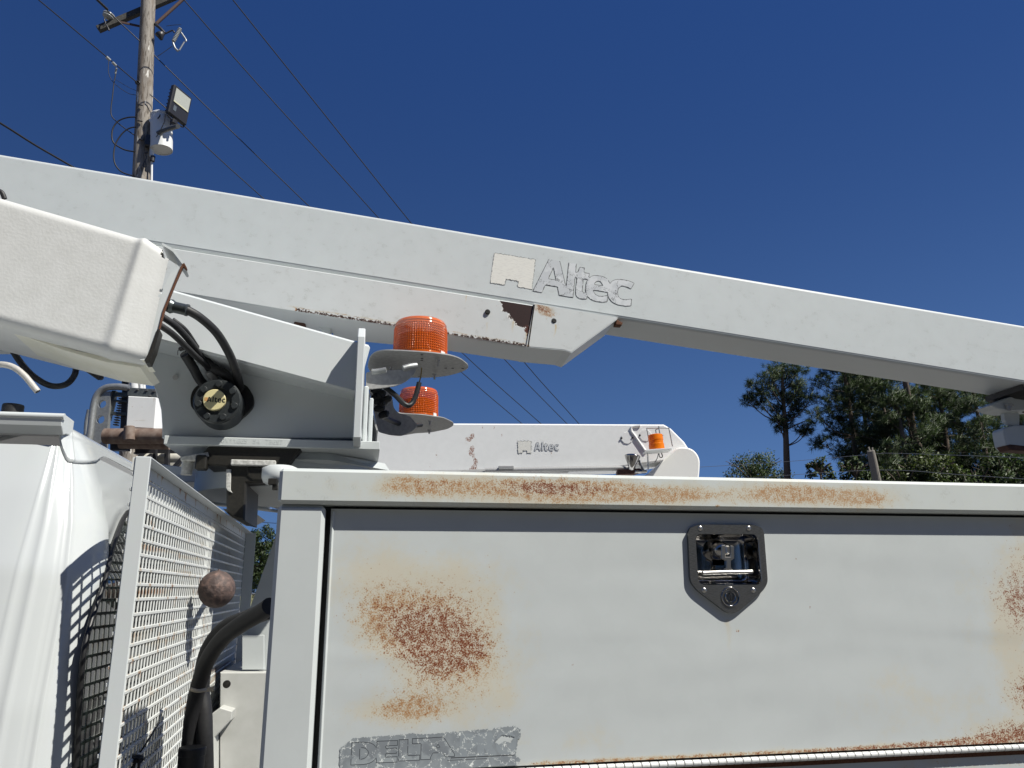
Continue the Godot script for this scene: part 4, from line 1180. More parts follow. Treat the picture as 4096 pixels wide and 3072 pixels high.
func boom() -> void:
	var f := Transform3D(Vector3(0.991, -0.1229, 0.0527), Vector3(0.1228, 0.9924, 0.0065), Vector3(-0.0532, 0, 0.9986), Vector3(0.4006, 2.5949, -1.2))
	var b := Build.new()
	var prof := rounded(Vector2(-0.175, -0.085), Vector2(0, 0.132), 0.010, 4)
	var along := f * Transform3D(Basis(Vector3(0, 0, 1), Vector3(0, 1, 0), Vector3(-1, 0, 0)), Vector3.ZERO)   # profile in (w, v), extruded along u
	b.prism(prof, -2.6, 3.2, 0.0, along)
	var r := Rect2(-0.175, -0.085, 0.175, 0.217)
	var bm := part("upper_boom", b, M.boom_paint, truck, Transform3D())
	bm.set_meta("label", "long white square boom running down to the right")
	# near face: its own sheet of grimy paint, a hair proud
	b = Build.new()
	b.face([Vector3(-1.9, -0.074, 0.001), Vector3(2.2, -0.074, 0.001), Vector3(2.2, 0.121, 0.001), Vector3(-1.9, 0.121, 0.001)], Vector3.BACK)
	var rr := Rect2(-1.9, -0.075, 4.1, 0.197)
	var rng := RandomNumberGenerator.new()
	rng.seed = 8
	part("boom_side", b, mapped(weathered(rr, 480.0, Color(0.775, 0.797, 0.80), [], [], [], 91, 0.14), rr, 0.42), bm, f)
	# weld bead along the middle of the face
	b = Build.new()
	b.tube([Vector3(-1.9, 0.018, 0.0002), Vector3(2.2, 0.018, 0.0006)], 0.0006, 8)
	part("weld_seam", b, M.boom_paint, bm, f)
	boom_logo(bm, f)
	# the lower beam under it with its bolted end bracket
	var lb := soft([Vector2(-1.3117, -0.0763), Vector2(-0.0555, -0.091), Vector2(-0.0535, -0.0932), Vector2(0.0494, -0.0948), Vector2(0.05, -0.1), Vector2(-0.0278, -0.2561), Vector2(0.1235, -0.2435), Vector2(-0.6578, -0.238), Vector2(-1.2744, -0.22)], 0.0)
	b = Build.new()
	var body := [Vector2(-1.2189, -0.0923), Vector2(0.131, -0.0897), Vector2(0.1162, -0.2363), Vector2(-0.6579, -0.2372), Vector2(-1.1848, -0.229)]
	b.prism(body, -0.15, 0.012, 0.004)
	var lo := part("lower_beam", b, M.boom_paint, truck, f)
	b = Build.new()
	var bface := [Vector2(-1.2181, -0.0956), Vector2(0.1281, -0.0937), Vector2(0.1143, -0.2332), Vector2(-0.6585, -0.234), Vector2(-1.1856, -0.2259)]
	b.prism(bface, 0.0115, 0.0128)
	rr = Rect2(-1.25, -0.30, 1.72, 0.26)
	var brown := Color(0.20, 0.095, 0.075)
	var rim := Color(0.90, 0.90, 0.88)
	var fl := [
		flake([Vector2(0.0071, -0.0829), Vector2(0.123, -0.085), Vector2(0.1317, -0.1416), Vector2(0.1225, -0.1612), Vector2(0.1078, -0.1765), Vector2(0.0938, -0.1676), Vector2(0.0726, -0.1669), Vector2(0.0642, -0.1511), Vector2(0.0508, -0.1482), Vector2(0.044, -0.1321), Vector2(0.0257, -0.1283)], brown, rim),
		flake([Vector2(0.0981, -0.1626), Vector2(0.1158, -0.1597), Vector2(0.1184, -0.1978), Vector2(0.1081, -0.2003)], Color(0.36, 0.16, 0.09)),
		flake([Vector2(-0.6159, -0.2335), Vector2(-0.3689, -0.2331), Vector2(-0.1325, -0.2353), Vector2(0.1159, -0.2329), Vector2(0.1168, -0.2269), Vector2(-0.0538, -0.2275), Vector2(-0.157, -0.2301), Vector2(-0.37, -0.2266), Vector2(-0.6096, -0.2266)], Color(0.22, 0.11, 0.06), Color(0.62, 0.42, 0.22))]
	var rn := [[Vector2(0.0616, -0.1429), 0.055, 0.006, 0.7], [Vector2(0.108, -0.1781), 0.04, 0.005, 0.9], [Vector2(-0.1007, -0.0926), 0.03, 0.0025, 0.7], [Vector2(-0.0206, -0.1737), 0.04, 0.004, 0.25]]
	var bl := [[Vector2(0.1085, -0.2036), 0.012, 0.03, 0.3, 0.6, 0.1], [Vector2(0.004, -0.1112), 0.006, 0.004, 0.0, 0.2, 0.4]]
	for k in 30: bl.append([Vector2(lerpf(-0.62, 0.15, k / 29.0), lerpf(-0.223, -0.225, k / 29.0) + rng.randf_range(0.0, 0.003)), 0.016, 0.0028, 0.5, 0.75, 0.6])
	part("beam_side", b, mapped(weathered(rr, 900.0, Color(0.785, 0.80, 0.80), bl, fl, rn, 92, 0.22), rr, 0.45), lo, f)
	lo.set_meta("label", "white beam under the boom with peeled paint and a dark rust patch")
	b = Build.new()
	b.prism([Vector2(0.1199, -0.0853), Vector2(0.3996, -0.0881), Vector2(0.3953, -0.0975), Vector2(0.2576, -0.2334), Vector2(0.2335, -0.2288), Vector2(0.1108, -0.2367)], -0.15, 0.016, 0.0)
	var eb := part("end_bracket", b, M.boom_paint, truck, f)
	eb.set_meta("label", "bevelled end bracket under the boom with orange rust at its seam")
	b = Build.new()
	b.prism([Vector2(0.1202, -0.0879), Vector2(0.3963, -0.0895), Vector2(0.3919, -0.0972), Vector2(0.2565, -0.2302), Vector2(0.2331, -0.2255), Vector2(0.1121, -0.234)], 0.0155, 0.0168)
	rr = Rect2(0.10, -0.30, 0.36, 0.23)
	bl = [[Vector2(0.1452, -0.0976), 0.030, 0.020, 0.75, 1.2, 1.0], [Vector2(0.1715, -0.1131), 0.035, 0.022, 0.3, 1.0, 0.5], [Vector2(0.1172, -0.178), 0.006, 0.05, 0.2, 0.8, 0.4], [Vector2(0.1169, -0.2332), 0.008, 0.008, 0.4, 0.9, 0.5]]
	part("bracket_side", b, mapped(weathered(rr, 1100.0, Color(0.785, 0.80, 0.80), bl, [], [[Vector2(0.1973, -0.1477), 0.045, 0.004, 0.8]], 93, 0.2), rr, 0.45), eb, f)
	b = Build.new()
	b.prism([Vector2(0.1195, -0.0901), Vector2(0.1236, -0.0903), Vector2(0.1194, -0.2356), Vector2(0.1154, -0.2355)], -0.15, 0.0172)
	part("bracket_seam", b, M.soot, lo, f)
	b = Build.new()
	b.prism([Vector2(0.3988, -0.0877), Vector2(0.4215, -0.0962), Vector2(0.4188, -0.1055), Vector2(0.397, -0.1073)], -0.03, -0.001, 0.002)
	part("rusty_weld", b, M.rust, lo, f)
	for p in [Vector3(-0.0249, -0.1394, 0.012), Vector3(0.1909, -0.1344, 0.012)]:
		b = Build.new()
		b.rod(Vector3(p.x, p.y, 0.0), Vector3(p.x, p.y, 0.019), 0.0085, 16, 0.002)
		part("stud", b, M.grease, lo, f)
	# shaded plates of the boom's pivot between arm and beam
	b = Build.new()
	b.prism([Vector2(-0.7459, -0.1762), Vector2(-0.5181, -0.192), Vector2(-0.5142, -0.259), Vector2(-0.5391, -0.2545), Vector2(-0.5593, -0.2319), Vector2(-0.6693, -0.2414), Vector2(-0.7817, -0.1954)], -0.14, -0.10, 0.002)
	b.prism([Vector2(-0.5373, -0.1861), Vector2(-0.2807, -0.1965), Vector2(-0.309, -0.2276), Vector2(-0.5116, -0.2388)], -0.20, -0.12, 0.002)
	part("pivot_plate", b, M.boom_paint, lo, f)
	b = Build.new()
	var pp: Vector3 = Vector3(-0.6137, -0.2409, -0.1)
	b.lathe([Vector2(0.0, 0.0), Vector2(0.014, 0.0), Vector2(0.018, -0.004), Vector2(0.018, -0.03)], 20, f * Build.along(Vector3(pp.x, pp.y, -0.085), Vector3.BACK))
	part("pivot_pin", b, M.rust_brown, lo)
	# rubber rest and bracket under the boom's right end
	b = Build.new()
	b.prism([Vector2(1.85, -0.087), Vector2(2.4, -0.087), Vector2(2.4, -0.116), Vector2(1.89, -0.112), Vector2(1.856, -0.105)], -0.19, -0.005, 0.003)
	part("rubber_rest", b, M.grease, truck, f)
	b = Build.new()
	b.prism([Vector2(1.7948, -0.1511), Vector2(1.8734, -0.1064), Vector2(2.081, -0.0914), Vector2(2.0786, -0.1194), Vector2(1.865, -0.1623), Vector2(1.8178, -0.1603)], -0.17, -0.09, 0.003)
	b.prism(soft([Vector2(1.8691, -0.153), Vector2(1.9312, -0.1501), Vector2(1.9274, -0.2032), Vector2(1.8876, -0.2018), Vector2(1.8713, -0.1916)], 0.012), -0.14, -0.12, 0.002)
	b.prism(soft([Vector2(1.8531, -0.2231), Vector2(1.8989, -0.2029), Vector2(1.9852, -0.1947), Vector2(1.9781, -0.2854), Vector2(1.8794, -0.295), Vector2(1.8632, -0.284)], 0.014), -0.17, -0.11, 0.004)
	part("roller_bracket", b, M.paint, truck, f)
	b = Build.new()
	b.prism([Vector2(1.8619, -0.2832), Vector2(1.8773, -0.2775), Vector2(1.9756, -0.2731), Vector2(1.9742, -0.2911), Vector2(1.8758, -0.2989)], -0.16, -0.108, 0.002)
	b.rod(Vector3(1.9416, -0.1454, -0.115), Vector3(1.9544, -0.14, -0.13), 0.006, 12)
	part("bracket_rust", b, M.rust_brown, truck, f)
	b = Build.new()
	var q: Vector3 = Vector3(1.857, -0.1412, -0.08)
	b.lathe([Vector2(0, 0), Vector2(0.014, 0), Vector2(0.014, -0.004), Vector2(0.009, -0.005), Vector2(0.009, -0.016), Vector2(0.0065, -0.017), Vector2(0.0065, -0.022), Vector2(0, -0.022)], 14, f * Transform3D(Basis(), q))
	part("bracket_bolt", b, M.dull_steel, truck)

func logo_image(w: int, h: int, tx: PackedByteArray, square: Rect2, crisp: bool) -> Image:
	var img := Image.create_empty(w, h, false, Image.FORMAT_RGBA8)
	var fine := noise(0.06, 3, 101)
	var big := noise(0.012, 3, 102)
	var cell := FastNoiseLite.new()
	cell.noise_type = FastNoiseLite.TYPE_CELLULAR
	cell.fractal_type = FastNoiseLite.FRACTAL_NONE
	cell.frequency = 0.009
	cell.seed = 105
	cell.cellular_return_type = FastNoiseLite.RETURN_DISTANCE2_SUB
	var notch := Rect2(square.position.x + square.size.x * 0.36, square.position.y + square.size.y * 0.80, square.size.x * 0.30, square.size.y * 0.3)
	var sq := PackedByteArray()
	sq.resize(w * h)
	for j in h:
		for i in w:
			var p := Vector2(i + fine.get_noise_2d(i, j) * 5.0, j + fine.get_noise_2d(i, j + 500) * 5.0)
			sq[j * w + i] = 1 if square.has_point(p) and not notch.has_point(p) else 0
	for j in h:
		for i in w:
			var c := Color(0, 0, 0, 0)
			var e: float = fine.get_noise_2d(i * 0.7, j * 0.7 + 200)
			if sq[j * w + i]:
				c = Color(0.865, 0.86, 0.835).darkened(clampf(fine.get_noise_2d(i * 0.35, j * 2.2) * 0.10, 0.0, 0.12))
				if edge_of(sq, w, h, i, j, 2) and e > -0.35: c = Color(0.36, 0.37, 0.37)
			elif edge_of(sq, w, h, i, j, 2) and e > 0.05: c = Color(0.55, 0.56, 0.56)
			if tx[j * w + i]:
				c = Color(0.735, 0.75, 0.765).lerp(Color(0.80, 0.815, 0.825), smoothstep(-0.2, 0.5, big.get_noise_2d(i, j) + float(i) / w - 0.5))
				if edge_of(tx, w, h, i, j, 5 if e > 0.22 else 3) and e > -0.42: c = Color(0.22, 0.23, 0.24) if crisp else Color(0.55, 0.56, 0.57)
				if crisp and cell.get_noise_2d(i + e * 22.0, j + fine.get_noise_2d(j, i) * 22.0) + 1.0 < 0.02: c = Color(0.38, 0.39, 0.40)
			img.set_pixel(i, j, c)
	return img

func boom_logo(bm: Node3D, f: Transform3D) -> void:
	var lo: Vector2 = Vector2(-0.0289, -0.0676)
	var hi: Vector2 = Vector2(0.4638, 0.1032)
	var r := Rect2(lo.x, -0.072, hi.x - lo.x, 0.155)
	var per := 1900.0
	var w := int(r.size.x * per)
	var h := int(r.size.y * per)
	var at := func(p: Vector2) -> Vector2: return Vector2((p.x - r.position.x) * per, (r.end.y - p.y) * per)
	var tl: Vector2 = at.call(Vector2(0.1154, -0.0385))
	var tr: Vector2 = at.call(Vector2(0.4457, 0.0228))
	var top: Vector2 = at.call(Vector2(0.1744, 0.0839))
	var low: Vector2 = at.call(Vector2(0.2312, -0.0363))
	var s0: Vector2 = at.call(Vector2(-0.0293, 0.0746))
	var s1: Vector2 = at.call(Vector2(0.1097, -0.0324))
	var W: float = tr.x - tl.x
	var xh: float = lerpf(top.y, low.y, 0.26)
	var tx := word([["A", tl.x, tl.x + W * 0.345, top.y, low.y], ["l", tl.x + W * 0.325, tl.x + W * 0.395, top.y, low.y], ["t", tl.x + W * 0.395, tl.x + W * 0.535, lerpf(top.y, low.y, 0.10), low.y], ["e", tl.x + W * 0.52, tl.x + W * 0.76, xh, low.y], ["c", tl.x + W * 0.75, tr.x, xh, low.y]], w, h, 0.0, 4)
	var img := logo_image(w, h, tx, Rect2(s0, s1 - s0), true)
	var m := mapped(ImageTexture.create_from_image(img), r, 0.5)
	m.transparency = BaseMaterial3D.TRANSPARENCY_ALPHA_SCISSOR
	m.alpha_scissor_threshold = 0.5
	var b := Build.new()
	b.face([Vector3(r.position.x, r.position.y, 0.0019), Vector3(r.end.x, r.position.y, 0.0019), Vector3(r.end.x, r.end.y, 0.0019), Vector3(r.position.x, r.end.y, 0.0019)], Vector3.BACK)
	part("logo_sticker", b, m, bm, f).set_meta("label", "peeling grey lettering beside a cream square")

func lens(rad: float, tall: float) -> ArrayMesh:      # a fluted, ringed drum with a domed rim, hollow
	var b := Build.new()
	var segs := 288
	var prof := []
	var N := 60
	for k in N + 1:
		var t := float(k) / N
		var y := t * tall
		var r0 := rad * (1.0 - 0.02 * t)
		if t < 0.06: r0 = rad * 1.005
		elif t > 0.93: r0 = rad * (0.965 - 0.05 * pow((t - 0.93) / 0.07, 2))
		elif t > 0.84: r0 = rad * (0.985 if fmod(t * 40.0, 2.0) < 1.0 else 0.955)
		else: r0 += rad * 0.016 * (1.0 if k % 4 > 1 else -0.8)
		prof.append(Vector2(r0, y))
	var rows := []
	for k in prof.size():
		var row := []
		var t := float(k) / N
		for s in segs + 1:
			var a := TAU * s / segs
			var fl: float = 0.0 if t < 0.06 or t > 0.83 else rad * 0.018 * (1.0 if s % 4 < 2 else -1.0)
			row.append(Vector3(cos(a) * (prof[k].x + fl), prof[k].y, sin(a) * (prof[k].x + fl)))
		rows.append(row)
	for e in [[0.86, 1.0], [0.5, 1.006], [0.001, 1.008]]:
		var row := []
		for s in segs + 1: row.append(Vector3(cos(TAU * s / segs) * rad * e[0], tall * e[1], sin(TAU * s / segs) * rad * e[0]))
		rows.append(row)
	b.sheet(rows, Vector3(0, 0, 1) if false else (rows[20][0] * Vector3(1, 0, 1)))
	return b.mesh()

func beacon(at: Vector3, rad: float, tall: float, label: String) -> void:
	var b := Build.new()
	b.lathe([Vector2(0, 0), Vector2(rad * 1.0, 0), Vector2(rad * 1.0, tall * 0.09), Vector2(rad * 0.9, tall * 0.10), Vector2(0, tall * 0.10)], 48, Transform3D(Basis(), at))
	var o := part("beacon", b, M.amber_base, truck)
	o.set_meta("label", label)
	var l := MeshInstance3D.new()
	l.name = "lens"
	l.mesh = lens(rad, tall * 0.97)
	l.material_override = M.amber
	o.add_child(l, true)
	l.position = at + Vector3(0, tall * 0.03, 0)
	b = Build.new()
	b.lathe([Vector2(0, tall * 0.10), Vector2(rad * 0.80, tall * 0.10), Vector2(rad * 0.84, tall * 0.24), Vector2(rad * 0.80, tall * 0.62), Vector2(rad * 0.55, tall * 0.70), Vector2(0, tall * 0.72)], 40, Transform3D(Basis(), at))
	part("reflector", b, M.amber_core, o)
	b = Build.new()
	b.box(at + Vector3(rad * 0.80, tall * 0.07, rad * 0.62), Vector3(0.020, 0.013, 0.002), 0.0003, Basis(Vector3.UP, 0.9))
	part("maker_label", b, M.tank, o)

func beacons() -> void:
	var b := Build.new()
	# two rounded mounting plates joined by a bent web at the turret's end
	var flat := Transform3D(Basis(Vector3(1, 0, 0), Vector3(0, 0, 1), Vector3(0, -1, 0)), Vector3(0, 2.243, 0))   # outline in (x, z)
	var p1 := soft([Vector2(-0.011, -1.1237), Vector2(-0.0054, -1.0273), Vector2(0.0086, -0.9812), Vector2(0.0355, -0.9577), Vector2(0.0916, -0.9553), Vector2(0.1628, -0.9599), Vector2(0.2184, -0.9748), Vector2(0.2511, -1.0041), Vector2(0.2804, -1.0615), Vector2(0.2864, -1.0956), Vector2(0.2749, -1.1365), Vector2(0.2343, -1.1923), Vector2(0.1849, -1.2213), Vector2(0.1173, -1.2326), Vector2(0.0578, -1.2101), Vector2(-0.003, -1.1915)], 0.02)
	b.prism(p1, -0.004, 0.0, 0.0006, flat)
	b.prism(soft([Vector2(-0.0138, 2.1892), Vector2(-0.0029, 2.1926), Vector2(0.1274, 2.2075), Vector2(0.1187, 2.1881), Vector2(0.0963, 2.1674), Vector2(0.0689, 2.1538), Vector2(0.0264, 2.1455), Vector2(-0.0124, 2.1403)], 0.012), -1.006, -1.0, 0.0006)
	var bp := part("beacon_bracket", b, M.dull_steel, truck)
	bp.set_meta("label", "bare steel bracket plate under the nearer amber beacon")
	b = Build.new()
	var p2 := soft([Vector2(0.0835, -1.692), Vector2(0.1099, -1.7512), Vector2(0.1984, -1.7587), Vector2(0.282, -1.7988), Vector2(0.3274, -1.8755), Vector2(0.3368, -1.9325), Vector2(0.3214, -2.006), Vector2(0.2586, -2.0901), Vector2(0.1965, -2.1163), Vector2(0.136, -2.187), Vector2(0.0837, -1.9631)], 0.02)
	b.prism(p2, -0.004, 0.0, 0.0006, flat)
	b.prism(soft([Vector2(-0.0055, 2.2863), Vector2(0.0695, 2.2931), Vector2(0.0757, 2.2644), Vector2(0.0824, 2.2196), Vector2(0.0986, 2.2005), Vector2(0.1405, 2.1913), Vector2(0.1692, 2.1583), Vector2(0.1507, 2.1372), Vector2(0.1124, 2.1192), Vector2(0.0737, 2.1216), Vector2(0.0323, 2.1317)], 0.010), -1.556, -1.55, 0.0006)
	b.prism([Vector2(-0.0132, 2.1468), Vector2(-0.0064, 2.1471), Vector2(-0.0001, 2.13), Vector2(-0.0002, 2.1156), Vector2(0.0257, 2.0311), Vector2(0.0217, 2.0296), Vector2(-0.0034, 2.1083), Vector2(-0.0048, 2.1262)], -1.5, -1.02)
	part("beacon_bracket", b, M.dull_steel, truck).set_meta("label", "bare steel bracket plate under the farther amber beacon")
	b = Build.new()
	for p in [[Vector3(0.1857, 2.2378, -1.0101), Vector3(0.1865, 2.2205, -1.0146)], [Vector3(0.1893, 2.2363, -1.1467), Vector3(0.1901, 2.2188, -1.1513)], [Vector3(0.0564, 2.2282, -1.0687), Vector3(0.0578, 2.2114, -1.073)]]:
		b.rod(p[0], p[1], 0.0032, 8)
		b.rod(p[0], p[0] + (p[1] - p[0]) * 0.2, 0.0072, 6)
		part("mounting_bolt", b, M.bolt, bp)
		b = Build.new()
	for p in [[Vector3(0.2284, 2.226, -1.774), Vector3(0.229, 2.2113, -1.7779)], [Vector3(0.2424, 2.2331, -1.98), Vector3(0.2431, 2.2164, -1.9844)]]:
		b.rod(p[0], p[1], 0.0040, 8)
		b.rod(p[0], p[0] + (p[1] - p[0]) * 0.2, 0.0095, 6)
		part("mounting_bolt", b, M.bolt, bp)
		b = Build.new()
	for q in [Vector3(0.138, 2.2385, -0.9637), Vector3(0.1407, 2.2385, -1.0001), Vector3(0.1415, 2.2385, -1.02), Vector3(0.2175, 2.2385, -1.0886), Vector3(0.2382, 2.2385, -1.0878), Vector3(0.2678, 2.2385, -1.0856), Vector3(0.1475, 2.2385, -1.1962)]:
		b.rod(q, q + Vector3(0, -0.001, 0), 0.0042, 10)
		part("bolt_hole", b, M.black, bp)
		b = Build.new()
	b.tube([Vector3(0.0026, 2.1708, -0.9259), Vector3(0.0184, 2.172, -0.9226), Vector3(0.0401, 2.1758, -0.9175)], 0.008, 10, 4, 0.004)
	b.tube([Vector3(0.0859, 2.1905, -0.947), Vector3(0.1051, 2.1985, -0.9517), Vector3(0.1226, 2.2032, -0.9577)], 0.009, 10, 4, 0.004)
	part("weld", b, M.galv, bp)
	beacon(Vector3(0.1383, 2.247, -0.97) + Vector3(0, 0, -0.076), 0.0765, 0.111, "amber beacon on the nearer bracket beside the turret")
	beacon(Vector3(0.189, 2.247, -1.7739) + Vector3(0, 0, -0.073), 0.0745, 0.113, "amber beacon on the farther bracket beside the turret")
	hose("conduit", [Vector3(0.0407, 2.1595, -1.0376), Vector3(0.069, 2.1325, -1.0185), Vector3(0.0912, 2.1059, -1.0005), Vector3(0.1066, 2.0991, -0.9994), Vector3(0.119, 2.1115, -1.0042), Vector3(0.1288, 2.1389, -1.0055), Vector3(0.1352, 2.1687, -1.0068)], 0.0072, M.black, 0.0042).set_meta("label", "black corrugated conduit hanging below the nearer beacon")
	hose("lead_wire", [Vector3(0.1345, 2.1673, -1.0073), Vector3(0.1386, 2.1857, -1.0015), Vector3(0.1403, 2.2096, -0.9947)], 0.0018, mat(lin(0.16, 0.11, 0.02), 0.5))
	hose("conduit", [Vector3(0.0383, 2.147, -1.3574), Vector3(0.0735, 2.1517, -1.4548), Vector3(0.1176, 2.1704, -1.5994), Vector3(0.1582, 2.1865, -1.6926), Vector3(0.193, 2.2002, -1.735)], 0.0085, M.black)
	b = Build.new()
	for p in [Vector3(0.0179, 2.1875, -1.1923), Vector3(0.031, 2.1764, -1.1928), Vector3(0.0245, 2.156, -1.1996), Vector3(0.0381, 2.1508, -1.1985), Vector3(0.0489, 2.1595, -1.194), Vector3(0.0299, 2.134, -1.2045), Vector3(0.0434, 2.1156, -1.207), Vector3(0.021, 2.167, -1.1973)]:
		b = Build.new()
		b.box(p, Vector3(0.034, 0.020, 0.03), 0.006, Basis(Vector3.BACK, p.x * 9.0))
		part("wire_clip", b, M.black, bp)
	for p in [[Vector3(0.0326, 2.1642, -1.1432), Vector3(0.0366, 2.1548, -1.145)], [Vector3(0.0386, 2.1419, -1.1481), Vector3(0.0427, 2.1319, -1.15)], [Vector3(0.0496, 2.1082, -1.1552), Vector3(0.0522, 2.0988, -1.1572)]]:
		b = Build.new()
		b.rod(p[0], p[1], 0.005, 8)
		part("clip_screw", b, M.black, bp)

func behind_rack() -> void:
	var b := Build.new()
	# cross members of the pedestal seen under the turret
	b.prism([Vector2(-0.7105, 2.0068), Vector2(-0.642, 1.9948), Vector2(-0.4459, 1.9702), Vector2(-0.4374, 1.9607), Vector2(-0.7048, 1.9551)], -1.9, -1.5, 0.002)
	b.prism([Vector2(-0.6089, 1.9397), Vector2(-0.4126, 1.9438), Vector2(-0.4108, 1.9225), Vector2(-0.6067, 1.9187)], -1.8, -1.35, 0.002)
	b.prism([Vector2(-0.6921, 1.9588), Vector2(-0.4686, 1.963), Vector2(-0.2465, 1.9673), Vector2(-0.2422, 1.8991), Vector2(-0.3016, 1.9043), Vector2(-0.5602, 1.9321), Vector2(-0.6427, 1.9477)], -1.75, -1.7, 0.002)
	b.prism([Vector2(-0.5887, 1.9343), Vector2(-0.5405, 1.9219), Vector2(-0.3168, 1.8948), Vector2(-0.3217, 1.8722), Vector2(-0.3146, 1.864), Vector2(-0.4895, 1.8798), Vector2(-0.5387, 1.9021)], -1.66, -1.6, 0.003)
	b.tube([Vector3(-0.5429, 1.907, -1.8481), Vector3(-0.4449, 1.8977, -1.8321), Vector3(-0.3378, 1.8841, -1.8156), Vector3(-0.2664, 1.8749, -1.8046)], 0.006, 10, 4)
	part("pedestal_frame", b, M.paint, truck)
	b = Build.new()
	b.prism([Vector2(-0.516, 1.8965), Vector2(-0.4077, 1.8869), Vector2(-0.45, 1.8635), Vector2(-0.4826, 1.8641)], -2.3, -1.9, 0.002)
	part("step_underside", b, M.dull_steel, truck)
	b = Build.new()
	b.rod(Vector3(-0.3398, 1.9176, -1.9122), Vector3(-0.2747, 1.8829, -1.6987), 0.014, 14)
	part("lock_bar", b, M.dull_steel, truck)
	# deck box, its upright gusset and the rack's foot
	b = Build.new()
	b.prism([Vector2(-0.3415, 1.4041), Vector2(-0.1896, 1.4006), Vector2(-0.1657, 1.05), Vector2(-0.3114, 1.0578), Vector2(-0.332, 1.2815)], -1.75, -1.05, 0.002)
	b.prism([Vector2(-0.3787, 1.2879), Vector2(-0.3267, 1.3283), Vector2(-0.2969, 1.3189), Vector2(-0.2981, 1.2992), Vector2(-0.3323, 1.2612), Vector2(-0.3178, 1.0975), Vector2(-0.361, 1.0998)], -1.06, -1.0, 0.002)
	part("deck_box", b, worn(lin(0.42, 0.425, 0.40), lin(0.50, 0.505, 0.485), 0.55, 0.5, 0.015, 111), truck)
	b = Build.new()
	b.prism([Vector2(-0.3036, 1.5033), Vector2(-0.2957, 1.4051), Vector2(-0.2408, 1.4032), Vector2(-0.1944, 1.4021), Vector2(-0.2221, 1.8091), Vector2(-0.2422, 1.7218)], -1.108, -1.1, 0.001)
	b.prism([Vector2(-0.2998, 1.4918), Vector2(-0.293, 1.4068), Vector2(-0.2387, 1.4056), Vector2(-0.245, 1.491)], -1.09, -1.08, 0.001)
	part("gusset", b, M.paint, truck)
	b = Build.new()
	b.prism([Vector2(-0.357, 1.3578), Vector2(-0.3456, 1.3886), Vector2(-0.3342, 1.3953), Vector2(-0.3231, 1.3708), Vector2(-0.3144, 1.2613), Vector2(-0.3491, 1.2624)], -1.45, -1.4, 0.001)
	part("hose_guard", b, M.dull_steel, truck)
	b = Build.new()
	b.lathe([Vector2(0, 0), Vector2(0.006, 0.0), Vector2(0.009, 0.002), Vector2(0.009, 0.006), Vector2(0, 0.007)], 16, Build.along(Vector3(-0.3066, 1.3874, -0.9437), Vector3.BACK))
	part("grommet", b, M.grease, truck)
	hose("hydraulic_hose", [Vector3(-0.1362, 1.5785, -0.1542), Vector3(-0.1533, 1.5681, -0.1813), Vector3(-0.189, 1.5486, -0.2355), Vector3(-0.2226, 1.5252, -0.2903), Vector3(-0.2531, 1.488, -0.3482), Vector3(-0.27, 1.4446, -0.3842), Vector3(-0.2789, 1.4057, -0.407), Vector3(-0.283, 1.351, -0.4226), Vector3(-0.2822, 1.2837, -0.4407)], 0.0135).set_meta("label", "thick black hose rising behind the corner post")
	hose("hydraulic_hose", [Vector3(-0.1429, 1.5716, -0.2205), Vector3(-0.1808, 1.5585, -0.2839), Vector3(-0.2295, 1.5384, -0.3512), Vector3(-0.2574, 1.5058, -0.3864), Vector3(-0.2698, 1.4667, -0.4098), Vector3(-0.2713, 1.4326, -0.4194), Vector3(-0.2634, 1.3956, -0.4173), Vector3(-0.2582, 1.3508, -0.4179), Vector3(-0.2535, 1.2835, -0.4353)], 0.0145)
	b = Build.new()
	b.tube([Vector3(-0.2731, 1.4437, -0.3324), Vector3(-0.2605, 1.4414, -0.3254), Vector3(-0.2513, 1.4411, -0.3395), Vector3(-0.2446, 1.4399, -0.3702)], 0.0030, 8, 4)
	b.box(Vector3(-0.24, 1.4435, -0.3262), Vector3(0.012, 0.007, 0.006), 0.001)
	part("cable_tie", b, mat(lin(0.48, 0.42, 0.32), 0.6), truck)
	b = Build.new()
	b.lathe([Vector2(0.0, 0.0), Vector2(0.0205, 0.0), Vector2(0.0215, -0.002), Vector2(0.0215, -0.012), Vector2(0.0205, -0.013), Vector2(0.0205, -0.2), Vector2(0, -0.2)], 28, Transform3D(Basis(), Vector3(-0.2596, 1.3566, -0.3219)))
	part("post_cap", b, M.black, truck)
	b = Build.new()
	b.tube([Vector3(-0.3198, 1.3921, -0.3447), Vector3(-0.3178, 1.3791, -0.2846), Vector3(-0.3268, 1.3604, -0.2704)], 0.0014, 8, 5)
	b.tube([Vector3(-0.3209, 1.3533, -0.2501), Vector3(-0.3217, 1.3336, -0.2451)], 0.0022, 8)
	b.tube([Vector3(-0.3265, 1.3534, -0.2511), Vector3(-0.3321, 1.3336, -0.247)], 0.0022, 8)
	b.box(Vector3(-0.3278, 1.3531, -0.262), Vector3(0.019, 0.011, 0.014), 0.0035, Basis(Vector3.BACK, -0.12))
	part("plug_and_cable", b, M.rubber, truck)
	# the brown rubber ball in front of the guard
	b = Build.new()
	var prof := []
	for k in 25:
		var a := PI * k / 24.0
		prof.append(Vector2(sin(a) * 0.0365, -cos(a) * 0.0375))
	b.lathe(prof, 40, Transform3D(Basis(Vector3(0, 0, 1), 0.15), Vector3(-0.2942, 1.6053, -0.6191)), true)
	b.lathe([Vector2(0.004, 0.036), Vector2(0.002, 0.040), Vector2(0, 0.041)], 8, Transform3D(Basis(), Vector3(-0.2932, 1.6053, -0.6189)))
	b.tube([Vector3(-0.2966, 1.6028, -0.6202), Vector3(-0.3595, 1.6034, -0.9479)], 0.006, 10, 3)
